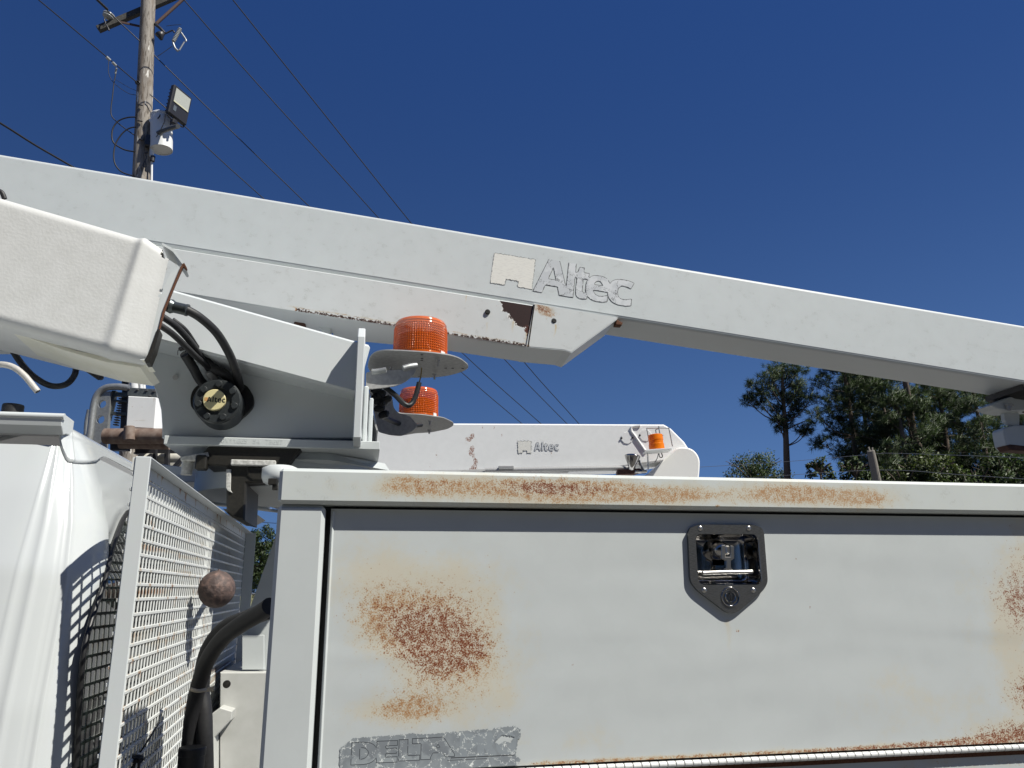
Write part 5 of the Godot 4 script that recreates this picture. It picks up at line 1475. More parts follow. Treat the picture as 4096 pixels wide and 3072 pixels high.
	var ball := part("rubber_ball", b, relief(worn(lin(0.050, 0.036, 0.033), lin(0.26, 0.16, 0.125), 0.7, 0.11, 0.012, 112, 0.0, lin(0.075, 0.052, 0.047)), 0.15, 256, 0.03, 113), truck)
	ball.set_meta("label", "scuffed brown rubber ball in front of the punched guard")

# ---- the second truck, seen over the compartment ---------------------------------------------------------------------
func far_truck() -> void:
	var o := thing("bucket_truck", "second white bucket truck parked behind, its folded boom above the rusty rail", "truck", Vector3(0.2878, 2.5824, -5.7207) * Vector3(1, 0, 1))
	var f := Transform3D(Vector3(0.9826, 0, 0.1857), Vector3(0, 1, 0), Vector3(-0.1857, 0, 0.9826), Vector3(1.3167, 2.7533, -5.2694))
	var g := Transform3D(Vector3(0.9826, 0, 0.1857), Vector3(0, 1, 0), Vector3(-0.1857, 0, 0.9826), Vector3(-1.4544, 2.6323, -3.7196))
	var b := Build.new()
	var face := [Vector2(-1.9324, 0.2506), Vector2(1.1401, 0.2171), Vector2(1.1938, 0.2168), Vector2(1.2538, 0.1793), Vector2(1.3622, 0.0612), Vector2(1.389, 0.0135), Vector2(1.392, -0.0726), Vector2(0.8028, -0.1503), Vector2(-0.0757, -0.1708), Vector2(-1.9032, -0.2005)]
	b.prism(face, -0.42, 0.0, 0.012, f)
	var r := Rect2(-2.0, -0.25, 3.5, 0.52)
	var bl := []
	for p in [Vector2(-0.4949, 0.1002), Vector2(-0.4734, 0.0892), Vector2(-0.4565, 0.1152), Vector2(-0.4438, 0.1282), Vector2(-0.4472, 0.0134), Vector2(-0.4599, 0.0027), Vector2(-0.4473, 0.0199), Vector2(-0.4681, -0.0295), Vector2(-0.4404, -0.0447), Vector2(-0.4253, -0.0834), Vector2(-0.4145, -0.1049), Vector2(-0.4292, -0.1304), Vector2(-0.4417, -0.1516), Vector2(-0.4586, -0.1579), Vector2(-0.4205, -0.1603)]: bl.append([p, 0.018, 0.026, 0.0, 0.35, 1.15])
	for p in [Vector2(-0.3628, 0.2019), Vector2(-0.2641, 0.1925), Vector2(-0.1956, 0.1311), Vector2(0.223, -0.0271), Vector2(-0.7551, -0.0386), Vector2(-0.1076, -0.2024), Vector2(-0.8061, -0.1346)]: bl.append([p, 0.008, 0.022, 0.0, 0.2, 0.95])
	var bm := part("boom", b, mapped(weathered(r, 330.0, Color(0.895, 0.90, 0.895), bl, [], [], 121), r, 0.4), o)
	bm.set_meta("label", "folded white boom with flaking paint at its middle")
	# its lettering, faded
	var p0: Vector2 = Vector2(-0.0812, -0.0429)
	var p1: Vector2 = Vector2(0.2999, 0.0887)
	r = Rect2(p0, p1 - p0)
	var per := 900.0
	var w := int(r.size.x * per)
	var h := int(r.size.y * per)
	var m := mapped(ImageTexture.create_from_image(logo_image(w, h, thick(letters("Altec", w, h, Rect2(w * 0.42, h * 0.16, w * 0.55, h * 0.58)), w, h, 1), Rect2(w * 0.05, h * 0.08, w * 0.30, h * 0.80), false)), r, 0.5)
	m.transparency = BaseMaterial3D.TRANSPARENCY_ALPHA_SCISSOR
	m.alpha_scissor_threshold = 0.5
	b = Build.new()
	b.face([Vector3(r.position.x, r.position.y, 0.003), Vector3(r.end.x, r.position.y, 0.003), Vector3(r.end.x, r.end.y, 0.003), Vector3(r.position.x, r.end.y, 0.003)], Vector3.BACK)
	part("logo_sticker", b, m, bm, f)
	# inspection plates, weld and lower tube of the boom
	b = Build.new()
	for c in [Vector2(0.873, 0.0987), Vector2(1.0322, 0.1195)]:
		b = Build.new()
		b.prism(disc(c, 0.052, 9), 0.0, 0.006, 0.001, f)
		part("inspection_plate", b, M.far_paint, bm)
	for c in [Vector2(0.8259, 0.0968), Vector2(0.9178, 0.0985), Vector2(0.983, 0.1198), Vector2(1.1732, 0.1165)]:
		b = Build.new()
		b.rod(f * Vector3(c.x, c.y, 0.004), f * Vector3(c.x, c.y, 0.012), 0.008, 10)
		part("plate_hole", b, M.black, bm)
	b = Build.new()
	var pth := []
	for p in [Vector3(0.9885, 0.204, 0.004), Vector3(0.9194, 0.1935, 0.004), Vector3(0.9135, 0.1564, 0.004), Vector3(0.9414, 0.1127, 0.004), Vector3(1.0167, -0.0066, 0.004), Vector3(1.0244, -0.0239, 0.004)]: pth.append(f * p)
	b.tube(pth, 0.012, 8, 5)
	part("weld_seam", b, M.far_paint, bm)
	b = Build.new()
	b.tube([f * Vector3(-0.3383, -0.181, 0.05), f * Vector3(0.9214, -0.1672, 0.05)], 0.022, 14)
	b.box(f * Vector3(-0.1598, -0.1609, 0.05), Vector3(0.13, 0.028, 0.08), 0.005, f.basis)
	b.box(f * Vector3(-0.0865, -0.1928, 0.02), Vector3(0.9, 0.014, 0.06), 0.003, f.basis)
	part("leveling_rod", b, M.dull_steel, o)
	b = Build.new()
	b.prism([Vector2(0.7669, -0.1928), Vector2(0.9549, -0.1792), Vector2(0.9851, -0.2024), Vector2(0.8902, -0.229), Vector2(0.7653, -0.2325)], 0.0, 0.12, 0.004, f)
	part("rod_bracket", b, M.rust_brown, o)
	# moulded elbow cover, rounded at its end
	b = Build.new()
	var cov := soft([Vector2(0.9478, -0.2613), Vector2(1.0115, -0.2305), Vector2(1.2519, -0.0222), Vector2(1.2776, -0.0118), Vector2(1.3363, -0.01), Vector2(1.3935, -0.0294), Vector2(1.4322, -0.076), Vector2(1.4456, -0.1244), Vector2(1.4386, -0.1976), Vector2(1.4213, -0.3014), Vector2(0.9451, -0.3193)], 0.035, 3)
	b.prism(cov, -0.30, 0.16, 0.012, f)
	part("elbow_cover", b, mat(lin(0.77, 0.765, 0.73), 0.5), o)
	# caged beacon on its shelf
	b = Build.new()
	var bc: Vector3 = f * Vector3(1.0862, -0.0396, 0.2)
	var tilt := Basis(f.basis.z, 0.07)
	b.lathe([Vector2(0, 0.0), Vector2(0.064, 0.0), Vector2(0.063, 0.045), Vector2(0.060, 0.05), Vector2(0.060, 0.075), Vector2(0.063, 0.08), Vector2(0.060, 0.122), Vector2(0.052, 0.127), Vector2(0, 0.127)], 40, Transform3D(tilt, bc))
	var am := mat(lin(0.85, 0.24, 0.01), 0.2)
	am.backlight_enabled = true
	am.backlight = lin(0.6, 0.2, 0.01)
	var bea := part("beacon", b, am, o)
	bea.set_meta("label", "small amber beacon in a wire cage")
	b = Build.new()
	for s in [[-0.088, 0.095], [0.098, 0.095], [0.0, 0.16], [0.0, 0.02]]:
		var base: Vector3 = f * (Vector3(1.1239, -0.0044, 0) + Vector3(s[0], -0.002, 0.17 + (s[1] - 0.095)))
		var top: Vector3 = base + tilt * Vector3(0, 0.155, 0) + f.basis.x * (-0.01)
		b.tube([base, top], 0.0045, 8)
		b.tube([top, f * (Vector3(1.1234, 0.1451, 0) + Vector3(0, 0.004, 0.17))], 0.0045, 8)
	part("beacon_cage", b, M.galv, bea)
	b = Build.new()
	b.box(bc + Vector3(0, -0.012, 0), Vector3(0.215, 0.012, 0.17), 0.002, tilt * f.basis)
	b.prism([Vector2(1.0093, -0.0594), Vector2(1.0176, -0.0594), Vector2(1.0166, -0.2012), Vector2(1.0063, -0.2011)], 0.0, 0.012, 0.0, f * Transform3D(Basis(), Vector3(0, 0, 0.16)))
	part("beacon_shelf", b, M.far_paint, bea)
	b = Build.new()
	var pw := []
	for p in [Vector3(1.101, -0.071, 0.2), Vector3(1.1037, -0.096, 0.2), Vector3(1.1156, -0.1044, 0.2), Vector3(1.1284, -0.0961, 0.2), Vector3(1.1218, -0.0669, 0.2)]: pw.append(f * p)
	b.tube(pw, 0.004, 6, 5)
	pw = []
	for p in [Vector3(1.0968, -0.071, 0.2), Vector3(1.0821, -0.1145, 0.2), Vector3(1.0599, -0.1455, 0.2)]: pw.append(f * p)
	b.tube(pw, 0.003, 6, 5)
	part("lead_wire", b, M.wire, bea)
	# chrome work lamp on its post
	b = Build.new()
	var lc: Vector3 = f * Vector3(0.8814, -0.0947, 0.2)
	b.lathe([Vector2(0.0, -0.115), Vector2(0.02, -0.11), Vector2(0.034, -0.07), Vector2(0.058, -0.02), Vector2(0.062, -0.005), Vector2(0.065, 0.0), Vector2(0.063, 0.008), Vector2(0.045, 0.016), Vector2(0, 0.02)], 32, Transform3D(Basis(f.basis.z, -0.12), lc), true)
	b.tube([lc + Vector3(0.055, -0.03, 0), lc + Vector3(0.065, -0.07, 0), lc + Vector3(0.09, -0.11, 0)], 0.010, 8, 4)
	b.box(lc + Vector3(0.065, -0.125, 0), Vector3(0.10, 0.02, 0.07), 0.005, f.basis)
	part("work_lamp", b, M.chrome, o)
	# deck and wheels beneath, down to the ground
	b = Build.new()
	b.box(f * Vector3(0.2, -1.35, -0.5), Vector3(3.8, 0.9, 2.0), 0.02, f.basis)
	b.box(f * Vector3(3.0, -1.45, -0.5), Vector3(1.6, 1.3, 1.9), 0.06, f.basis)
	b.box(f * Vector3(-0.6, -0.48, -0.5), Vector3(0.6, 0.9, 0.6), 0.02, f.basis)
	part("truck_body", b, M.far_paint, o)
	for x in [3.0, -0.7]:
		for z in [0.35, -1.35]:
			b = Build.new()
			var c: Vector3 = f * Vector3(x, 0, z)
			c.y = 0.45
			b.rod(c, c + f.basis.z * 0.26, 0.45, 28, 0.04)
			part("wheel", b, M.rubber, o)
	# the bucket platform and mast left of the turret
	var p := thing("aerial_platform", "grey drilled steel platform frame with a white cabinet, behind the cab roof", "platform", Vector3(-1.4977, 2.5816, -3.8468) * Vector3(1, 0, 1))
	b = Build.new()
	pth = []
	for q in [Vector3(-0.1616, -0.2094, 0), Vector3(-0.161, -0.1049, 0), Vector3(-0.1634, 0.001, 0), Vector3(-0.1587, 0.0773, 0), Vector3(-0.1409, 0.1233, 0), Vector3(-0.1013, 0.1524, 0), Vector3(-0.0347, 0.1582, 0), Vector3(0.0337, 0.1501, 0)]: pth.append(g * q)
	b.tube(pth, 0.020, 14, 5)
	pth = []
	for q in [Vector3(-0.3219, -0.0847, -0.25), Vector3(-0.328, -0.0053, -0.25), Vector3(-0.3232, 0.0747, -0.25)]: pth.append(g * q)
	b.tube(pth, 0.016, 12, 4)
	var sheet := [Vector2(-0.1626, 0.0675), Vector2(-0.1417, 0.1135), Vector2(-0.1108, 0.1288), Vector2(-0.0722, 0.1316), Vector2(-0.0667, 0.0179), Vector2(-0.0677, -0.0202), Vector2(-0.062, -0.1109), Vector2(-0.0598, -0.2082), Vector2(-0.1672, -0.2076), Vector2(-0.1745, -0.0877), Vector2(-0.1719, 0.0033)]
	plate(b, sheet, [disc(Vector2(-0.1145, 0.0534), 0.025, 18), disc(Vector2(-0.1125, -0.0412), 0.0255, 18)], -0.03, 0.0, 0.0, g)
	part("frame", b, M.galv, p)
	for q in [[Vector2(-0.0783, 0.1404), Vector2(-0.0543, 0.1403), Vector2(-0.058, 0.0508), Vector2(-0.0677, -0.0134), Vector2(-0.0701, -0.0408), Vector2(-0.0763, -0.0164), Vector2(-0.0719, 0.0663)], [Vector2(-0.0516, 0.131), Vector2(0.0224, 0.1274), Vector2(0.0256, 0.1011), Vector2(-0.05, 0.1062)], [Vector2(-0.0563, 0.0847), Vector2(0.0284, 0.078), Vector2(0.0297, 0.0672), Vector2(-0.0579, 0.0739)], [Vector2(-0.071, 0.0126), Vector2(0.0269, 0.0044), Vector2(0.026, -0.0124), Vector2(-0.0731, -0.0057)]]:
		b = Build.new()
		b.prism(q, -0.05, -0.02, 0.001, g)
		part("rack_bar", b, M.fitting, p)
	b = Build.new()
	b.prism([Vector2(-0.0217, 0.1017), Vector2(0.0099, 0.1015), Vector2(0.0298, -0.1583), Vector2(-0.0029, -0.1581)], -0.09, -0.04, 0.0, g)
	for k in 12: b.box(g * (Vector3(-0.0273, 0.0949, -0.05) + Vector3(-0.0012 * k, -0.0145 * k, 0)), Vector3(0.022, 0.006, 0.03), 0.0, g.basis)
	part("notched_post", b, M.housing, p)
	for q in [[Vector2(0.0886, 0.1498), Vector2(0.1264, 0.1496), Vector2(0.1282, 0.1334), Vector2(0.0904, 0.1336)], [Vector2(0.0968, 0.0209), Vector2(0.128, 0.064), Vector2(0.1307, 0.04), Vector2(0.1108, 0.0081), Vector2(0.1148, -0.0556), Vector2(0.1055, -0.0556)]]:
		b = Build.new()
		b.prism(q, -0.28, -0.25, 0.0, g)
		part("rear_bar", b, M.fitting, p)
	b = Build.new()
	b.prism([Vector2(0.0329, 0.1495), Vector2(0.2086, 0.1377), Vector2(0.2219, 0.0854), Vector2(0.0393, 0.0972)], -0.10, 0.02, 0.003, g)
	part("hinge_beam", b, worn(lin(0.05, 0.06, 0.065), lin(0.10, 0.11, 0.115), 0.5, 0.2, 0.02, 123), p)
	b = Build.new()
	for q in [Vector3(0.0447, 0.1386, 0.02), Vector3(0.0974, 0.1337, 0.02), Vector3(0.153, 0.1288, 0.02), Vector3(0.1982, 0.1239, 0.02), Vector3(0.1759, 0.098, 0.02)]:
		b = Build.new()
		b.box(g * (q + Vector3(0, 0, 0.003)), Vector3(0.016, 0.007, 0.008), 0.001, g.basis)
		part("bolt", b, M.bolt, p)
	b = Build.new()
	b.prism([Vector2(0.0505, 0.0931), Vector2(0.2221, 0.083), Vector2(0.2287, -0.1058), Vector2(0.0617, -0.0944)], -0.16, 0.03, 0.004, g)
	var cabm := mapped(weathered(Rect2(-0.05, -0.15, 0.5, 0.5), 500.0, Color(0.90, 0.905, 0.90), [[Vector2(0.0827, 0.0285), 0.006, 0.004, 0.5, 0.8, 0.2], [Vector2(0.1425, 0.025), 0.006, 0.003, 0.5, 0.8, 0.2], [Vector2(0.1252, -0.0553), 0.035, 0.003, 0.6, 0.45, 0.0], [Vector2(0.2067, 0.0751), 0.004, 0.03, 0.6, 0.6, 0.0]], [], [], 124), Rect2(-0.05, -0.15, 0.5, 0.5), 0.4)
	part("cabinet", b, cabm, p, Transform3D())
	b = Build.new()
	b.tube([g * Vector3(-0.0049, 0.0613, -0.2), g * Vector3(-0.0671, 0.3854, -0.2)], 0.028, 20)
	b.tube([g * Vector3(0.034, 0.0611, -0.2), g * Vector3(-0.0261, 0.3852, -0.2)], 0.011, 14)
	b.tube([g * Vector3(0.0398, 0.0657, -0.22), g * Vector3(-0.0139, 0.3911, -0.22)], 0.011, 14)
	part("mast", b, worn(lin(0.50, 0.51, 0.51), lin(0.72, 0.73, 0.73), 0.3, 0.3, 0.02, 125), p)
	b = Build.new()
	b.tube([g * Vector3(-0.0905, 0.0711, -0.24), g * Vector3(-0.137, 0.3978, -0.24)], 0.020, 14)
	part("mast_hose", b, M.black, p)
	b = Build.new()
	b.tube([g * Vector3(-0.0438, -0.1528, 0.05), g * Vector3(0.3349, -0.155, 0.05)], 0.046, 20)
	b.rod(g * Vector3(0.1257, -0.1884, 0.1), g * Vector3(0.1157, -0.1063, 0.1), 0.030, 20, 0.003)
	b.tube([g * Vector3(0.0234, -0.1882, 0), g * Vector3(0.3178, -0.1944, 0)], 0.03, 14)
	part("pivot_tube", b, worn(lin(0.09, 0.05, 0.035), lin(0.30, 0.25, 0.21), 0.7, 0.4, 0.012, 126), p)
	for q in [[[Vector2(-0.0363, -0.1804), Vector2(0.0486, -0.0941), Vector2(0.0647, -0.2256), Vector2(-0.0306, -0.225)], -0.05, 0.0], [[Vector2(0.064, -0.1851), Vector2(0.3941, -0.1871), Vector2(0.3987, -0.2326), Vector2(0.0694, -0.2306)], -0.2, -0.1], [[Vector2(0.2622, -0.1804), Vector2(0.283, -0.1805), Vector2(0.2968, -0.3076), Vector2(0.2732, -0.3075)], -0.08, -0.05], [[Vector2(0.1939, -0.18), Vector2(0.2087, -0.18), Vector2(0.223, -0.3072), Vector2(0.2053, -0.3071)], -0.08, -0.05], [[Vector2(0.3629, -0.2634), Vector2(0.3925, -0.2635), Vector2(0.3397, -0.3227), Vector2(0.3236, -0.3107)], -0.08, -0.05]]:
		b = Build.new()
		b.prism(q[0], q[1], q[2], 0.0, g)
		part("dark_strut", b, M.housing, p)
	b = Build.new()
	b.tube([g * Vector3(0.0931, -0.2561, -0.12), g * Vector3(0.3482, -0.2576, -0.12)], 0.034, 18)
	b.box(g * Vector3(0.2172, -0.2931, -0.12), Vector3(0.30, 0.03, 0.05), 0.004, g.basis)
	b.box(g * Vector3(0.196, -0.2213, -0.15), Vector3(0.30, 0.010, 0.05), 0.002, g.basis)
	part("cream_tube", b, worn(lin(0.42, 0.40, 0.34), lin(0.60, 0.59, 0.54), 0.5, 0.4, 0.02, 127), p)
	b = Build.new()
	var leg: Vector3 = g * Vector3(0.0124, -0.2823, -0.3)
	b.box(Vector3(leg.x, leg.y * 0.5, leg.z), Vector3(0.5, leg.y, 0.3), 0.02, g.basis)
	part("pedestal", b, M.far_paint, p)

# ---- utility pole ------------------------------------------------------------------------------------------------------
func pole() -> void:
	var a: Vector3 = Vector3(-4.375, 9.1439, -12.93)
	var c: Vector3 = Vector3(-4.6726, 12.9991, -12.93)
	var d := (c - a).normalized()
	var base := a - d * (a.y / d.y)
	var o := thing("utility_pole", "weathered wooden utility pole with crossarm left of the boom", "utility pole", base)
	var b := Build.new()
	var xf := Build.along(base, d)
	b.lathe([Vector2(0.19, -0.02), Vector2(0.172, a.y * 0.75), Vector2(0.158, a.y), Vector2(0.135, a.y + 3.5), Vector2(0.125, a.y + 5.0), Vector2(0.0, a.y + 5.0)], 40, xf)
	M.wood.uv1_scale = Vector3(1, 0.22, 1)
	part("shaft", b, M.wood, o)
	b = Build.new()
	var p0: Vector3 = Vector3(-5.5792, 12.3364, -13.13)
	var p1: Vector3 = Vector3(-4.067, 13.4613, -13.13)
	var ex := (p1 - p0).normalized()
	var ez := Vector3(0, 0, 1)
	var ey := ez.cross(ex).normalized()
	b.box((p0 + p1) * 0.5, Vector3((p1 - p0).length(), 0.125, 0.10), 0.006, Basis(ex, ey, ez))
	b.box(p1 + ex * 0.4, Vector3(0.8, 0.125, 0.10), 0.006, Basis(ex, ey, ez))
	part("crossarm", b, M.wood_dark, o)
	b = Build.new()
	b.box((Vector3(-5.1705, 12.4887, -13.05) + Vector3(-4.7825, 12.4409, -13)) * 0.5, Vector3(0.42, 0.045, 0.02), 0.003, Basis(Vector3.BACK, -0.12))
	b.tube([Vector3(-4.4895, 12.5252, -13), Vector3(-4.0373, 13.3179, -13.1)], 0.032, 8)
	part("brace", b, worn(lin(0.05, 0.028, 0.022), lin(0.11, 0.06, 0.045), 0.8, 0.3, 0.02, 131), o)
	b = Build.new()
	var ins: Vector3 = Vector3(-5.4112, 12.6238, -13.08)
	b.lathe([Vector2(0, -0.06), Vector2(0.03, -0.055), Vector2(0.075, -0.04), Vector2(0.105, -0.02), Vector2(0.108, -0.005), Vector2(0.085, 0.005), Vector2(0.085, 0.012), Vector2(0.112, 0.022), Vector2(0.115, 0.045), Vector2(0.07, 0.07), Vector2(0.03, 0.09), Vector2(0, 0.095)], 28, Transform3D(Basis(Vector3.BACK, -0.25), ins), true)
	part("insulator", b, M.porcelain, o)
	b = Build.new()
	b.tube([Vector3(-5.4377, 12.5415, -13), Vector3(-5.4429, 12.4709, -13), Vector3(-5.4123, 12.4058, -13), Vector3(-5.4481, 12.3253, -13)], 0.012, 8, 4)
	b.tube([Vector3(-5.3934, 12.3623, -13), Vector3(-5.3539, 12.2987, -13), Vector3(-5.3292, 12.2445, -13)], 0.016, 8, 4)
	part("insulator_hook", b, M.housing, o)
	# band, cut-out bracket and arrester right of the pole
	b = Build.new()
	b.tube([Vector3(-4.4799, 12.4387, -12.9), Vector3(-4.3634, 12.322, -12.85), Vector3(-4.2697, 12.22, -12.85)], 0.028, 8, 3)
	b.tube([Vector3(-4.4302, 12.1678, -12.85), Vector3(-4.281, 12.1952, -12.85), Vector3(-4.1386, 12.297, -12.85), Vector3(-4.0928, 12.2572, -12.85)], 0.016, 8, 4)
	b.lathe([Vector2(0, -0.14), Vector2(0.03, -0.12), Vector2(0.06, -0.05), Vector2(0.09, 0.0), Vector2(0.03, 0.02), Vector2(0, 0.02)], 16, Transform3D(Basis(Vector3.BACK, 0.3), Vector3(-4.3485, 12.1797, -12.85)), true)
	part("bracket", b, M.housing, o)
	b = Build.new()
	var a0: Vector3 = Vector3(-4.0758, 12.0122, -12.8)
	var a1: Vector3 = Vector3(-3.9776, 12.3264, -12.8)
	var prof := [Vector2(0, 0)]
	var L := (a1 - a0).length()
	for k in 21:
		prof.append(Vector2(0.040 if k % 2 else 0.030, L * k / 20.0))
	prof.append(Vector2(0, L))
	b.lathe(prof, 18, Build.along(a0, a1 - a0))
	part("surge_arrester", b, M.porcelain, o)
	b = Build.new()
	b.tube([Vector3(-3.9548, 12.237, -12.8), Vector3(-3.8466, 12.0793, -12.8), Vector3(-3.8571, 12.0433, -12.8)], 0.018, 8, 3)
	b.tube([Vector3(-3.8742, 12.0294, -12.8), Vector3(-3.9471, 11.83, -12.8)], 0.016, 10)
	b.tube([Vector3(-4.077, 11.9776, -12.8), Vector3(-4.0293, 11.8699, -12.8), Vector3(-3.9681, 11.81, -12.8)], 0.022, 8, 4)
	part("fuse_arm", b, M.galv, o)
	b = Build.new()
	b.tube([Vector3(-4.0877, 11.9017, -12.8), Vector3(-4.2439, 11.7262, -12.8), Vector3(-4.3346, 11.6344, -12.8)], 0.006, 6, 4)
	b.tube([Vector3(-4.239, 12.3459, -12.8), Vector3(-4.1045, 12.389, -12.8), Vector3(-3.9677, 12.415, -12.8)], 0.005, 6, 4)
	part("jumper_wire", b, M.wire, o)
	# service loops left of the pole and the conduit down its right side
	b = Build.new()
	b.tube([Vector3(-4.5588, 10.272, -12.8), Vector3(-4.7097, 10.2434, -12.8), Vector3(-4.8531, 10.157, -12.8), Vector3(-4.9311, 10.0042, -12.8), Vector3(-4.9352, 9.8187, -12.8), Vector3(-4.8845, 9.6824, -12.8), Vector3(-4.7667, 9.6009, -12.8), Vector3(-4.6531, 9.5556, -12.8), Vector3(-4.4992, 9.5408, -12.8)], 0.0135, 10, 8)
	b.tube([Vector3(-4.5359, 10.0658, -12.8), Vector3(-4.6617, 10.014, -12.8), Vector3(-4.7655, 9.8907, -12.8), Vector3(-4.8429, 9.6974, -12.8), Vector3(-4.8614, 9.4861, -12.8), Vector3(-4.8245, 9.2823, -12.8), Vector3(-4.7356, 9.1468, -12.8), Vector3(-4.6199, 9.0762, -12.8), Vector3(-4.421, 9.0344, -12.8)], 0.0125, 10, 8)
	b.tube([Vector3(-5.0623, 11.3378, -12.85), Vector3(-5.037, 11.2745, -12.85), Vector3(-5.0489, 10.9965, -12.85), Vector3(-5.0401, 10.6965, -12.85), Vector3(-5.0376, 10.4529, -12.85), Vector3(-5.0089, 10.284, -12.85), Vector3(-4.9119, 10.1668, -12.85), Vector3(-4.7434, 10.0367, -12.85), Vector3(-4.5293, 9.8905, -12.85)], 0.0095, 8, 8)
	b.tube([Vector3(-5.2176, 11.5108, -12.9), Vector3(-5.1892, 11.2356, -12.9), Vector3(-5.0964, 11.0539, -12.9), Vector3(-4.9477, 10.9241, -12.9), Vector3(-4.7802, 10.8242, -12.9), Vector3(-4.6443, 10.8082, -12.9)], 0.0055, 6, 8)
	b.tube([Vector3(-5.0483, 11.0989, -12.9), Vector3(-4.9145, 11.0221, -12.9), Vector3(-4.7717, 10.9465, -12.9), Vector3(-4.6552, 10.9061, -12.9)], 0.004, 6, 8)
	part("service_loop", b, M.black_wire, o)
	b = Build.new()
	b.tube([Vector3(-4.2238, 9.833, -12.78), Vector3(-4.1979, 9.4667, -12.78)], 0.038, 14)
	b.tube([Vector3(-4.1853, 9.3896, -12.78), Vector3(-4.1348, 8.8767, -12.78)], 0.020, 12)
	part("conduit", b, M.tank, o)
	b = Build.new()
	b.box(Vector3(-4.2482, 9.7586, -12.75), Vector3(0.16, 0.24, 0.10), 0.02)
	b.tube([Vector3(-4.1629, 9.4525, -12.75), Vector3(-4.1648, 9.3479, -12.75)], 0.042, 12)
	b.tube([Vector3(-4.2869, 9.4578, -12.72), Vector3(-4.2662, 9.3871, -12.72), Vector3(-4.2948, 9.2906, -12.72), Vector3(-4.2998, 9.2176, -12.72), Vector3(-4.2585, 9.196, -12.72), Vector3(-4.256, 9.2532, -12.72), Vector3(-4.2832, 9.3437, -12.72)], 0.008, 6, 5)
	b.tube([Vector3(-4.3075, 9.4869, -12.72), Vector3(-4.2484, 9.5037, -12.72)], 0.016, 6)
	for k in 6: b.box(Vector3(-4.6148, 10.9878, -12.76) + Vector3(0.02 * (k % 2), -0.001 * k, 0), Vector3(0.05, 0.07, 0.05), 0.01, Basis(Vector3.BACK, k))
	for p in [Vector3(-4.548, 10.523, -12.77), Vector3(-4.5147, 10.1824, -12.77), Vector3(-4.45, 9.7962, -12.77)]: b.tube([p, p + Vector3(0.09, -0.03, 0.03)], 0.012, 6)
	part("clamp", b, M.housing, o)
	# transformer can
	var t := thing("transformer", "white cylindrical transformer hanging on the utility pole", "transformer", Vector3(-4.1064, 10.3148, -12.8))
	var tb: Vector3 = Vector3(-4.0481, 9.6264, -12.8)
	var tt: Vector3 = Vector3(-4.1152, 10.357, -12.8)
	b = Build.new()
	var H := (tt - tb).length()
	b.lathe([Vector2(0, 0.02), Vector2(0.19, 0.02), Vector2(0.192, 0.0), Vector2(0.198, 0.0), Vector2(0.198, H - 0.05), Vector2(0.205, H - 0.05), Vector2(0.207, H - 0.025), Vector2(0.19, H), Vector2(0.10, H + 0.03), Vector2(0, H + 0.035)], 48, Build.along(tb, tt - tb))
	part("tank", b, M.tank, t)
	b = Build.new()
	b.box(Vector3(-4.2301, 10.1508, -12.72), Vector3(0.10, 0.16, 0.04), 0.01, Basis(Vector3.BACK, 0.6))
	b.box(Vector3(-4.1979, 9.9307, -12.72), Vector3(0.08, 0.10, 0.04), 0.01)
	b.box(Vector3(-3.8489, 9.8834, -12.6), Vector3(0.03, 0.05, 0.05), 0.008)
	part("hanger", b, M.tank, t)
	b = Build.new()
	b.tube([Vector3(-4.0733, 10.2119, -12.55), Vector3(-4.0781, 10.1741, -12.55), Vector3(-4.1083, 10.1281, -12.55)], 0.012, 8, 4)
	b.tube([Vector3(-3.8908, 10.0801, -12.6), Vector3(-3.8789, 10.0496, -12.6)], 0.012, 6)
	part("tank_fitting", b, M.housing, t)
	# flood light on its arm
	var fl := thing("flood_light", "dark square flood light on a pipe arm beside the transformer", "flood light", Vector3(-3.6463, 9.9863, -12.3))
	ex = Vector3(0.4924, 0, -0.8704)
	var up := Vector3(0.0985, 0.9936, 0.0557)
	var bas := Basis(ex, up, ex.cross(up).normalized())
	var wd := 0.47
	var ht := 0.59
	var cen: Vector3 = Vector3(-3.8078, 10.7343, -12.3) + ex * wd * 0.5 - up * ht * 0.5
	b = Build.new()
	b.box(cen - bas.z * 0.05, Vector3(wd, ht, 0.10), 0.02, bas)
	for k in 7: b.box(cen - bas.z * 0.12 + bas.y * lerpf(-0.22, 0.22, k / 6.0), Vector3(wd * 0.85, 0.015, 0.05), 0.0, bas)
	part("housing", b, M.housing, fl)
	b = Build.new()
	b.box(cen + bas.y * 0.105 + bas.z * 0.004, Vector3(wd * 0.80, ht * 0.47, 0.012), 0.003, bas)
	var gm := mat(lin(0.44, 0.45, 0.40), 0.12)
	part("front_glass", b, gm, fl)
	b = Build.new()
	b.box(cen - bas.y * 0.025 + bas.z * 0.006, Vector3(wd * 0.80, 0.026, 0.012), 0.002, bas)
	part("reflector_edge", b, mat(lin(0.62, 0.60, 0.42), 0.4), fl)
	b = Build.new()
	b.box(cen - bas.y * 0.14 - bas.x * 0.12 + bas.z * 0.001, Vector3(0.07, 0.10, 0.004), 0.0, bas)
	part("rating_plate", b, mat(lin(0.10, 0.12, 0.14), 0.5), fl)
	b = Build.new()
	var l0 := cen - bas.x * 0.215 - bas.z * 0.05
	var r0 := cen + bas.x * 0.215 - bas.z * 0.05
	b.tube([l0 + bas.y * 0.05, l0 - bas.y * 0.28, l0 - bas.y * 0.345 + bas.x * 0.05, r0 - bas.y * 0.345 - bas.x * 0.05, r0 - bas.y * 0.28, r0 - bas.y * 0.12], 0.014, 8, 3)
	b.box(cen - bas.y * 0.37 - bas.x * 0.03 - bas.z * 0.05, Vector3(0.12, 0.10, 0.10), 0.02, bas)
	part("yoke", b, M.housing, fl)
	b = Build.new()
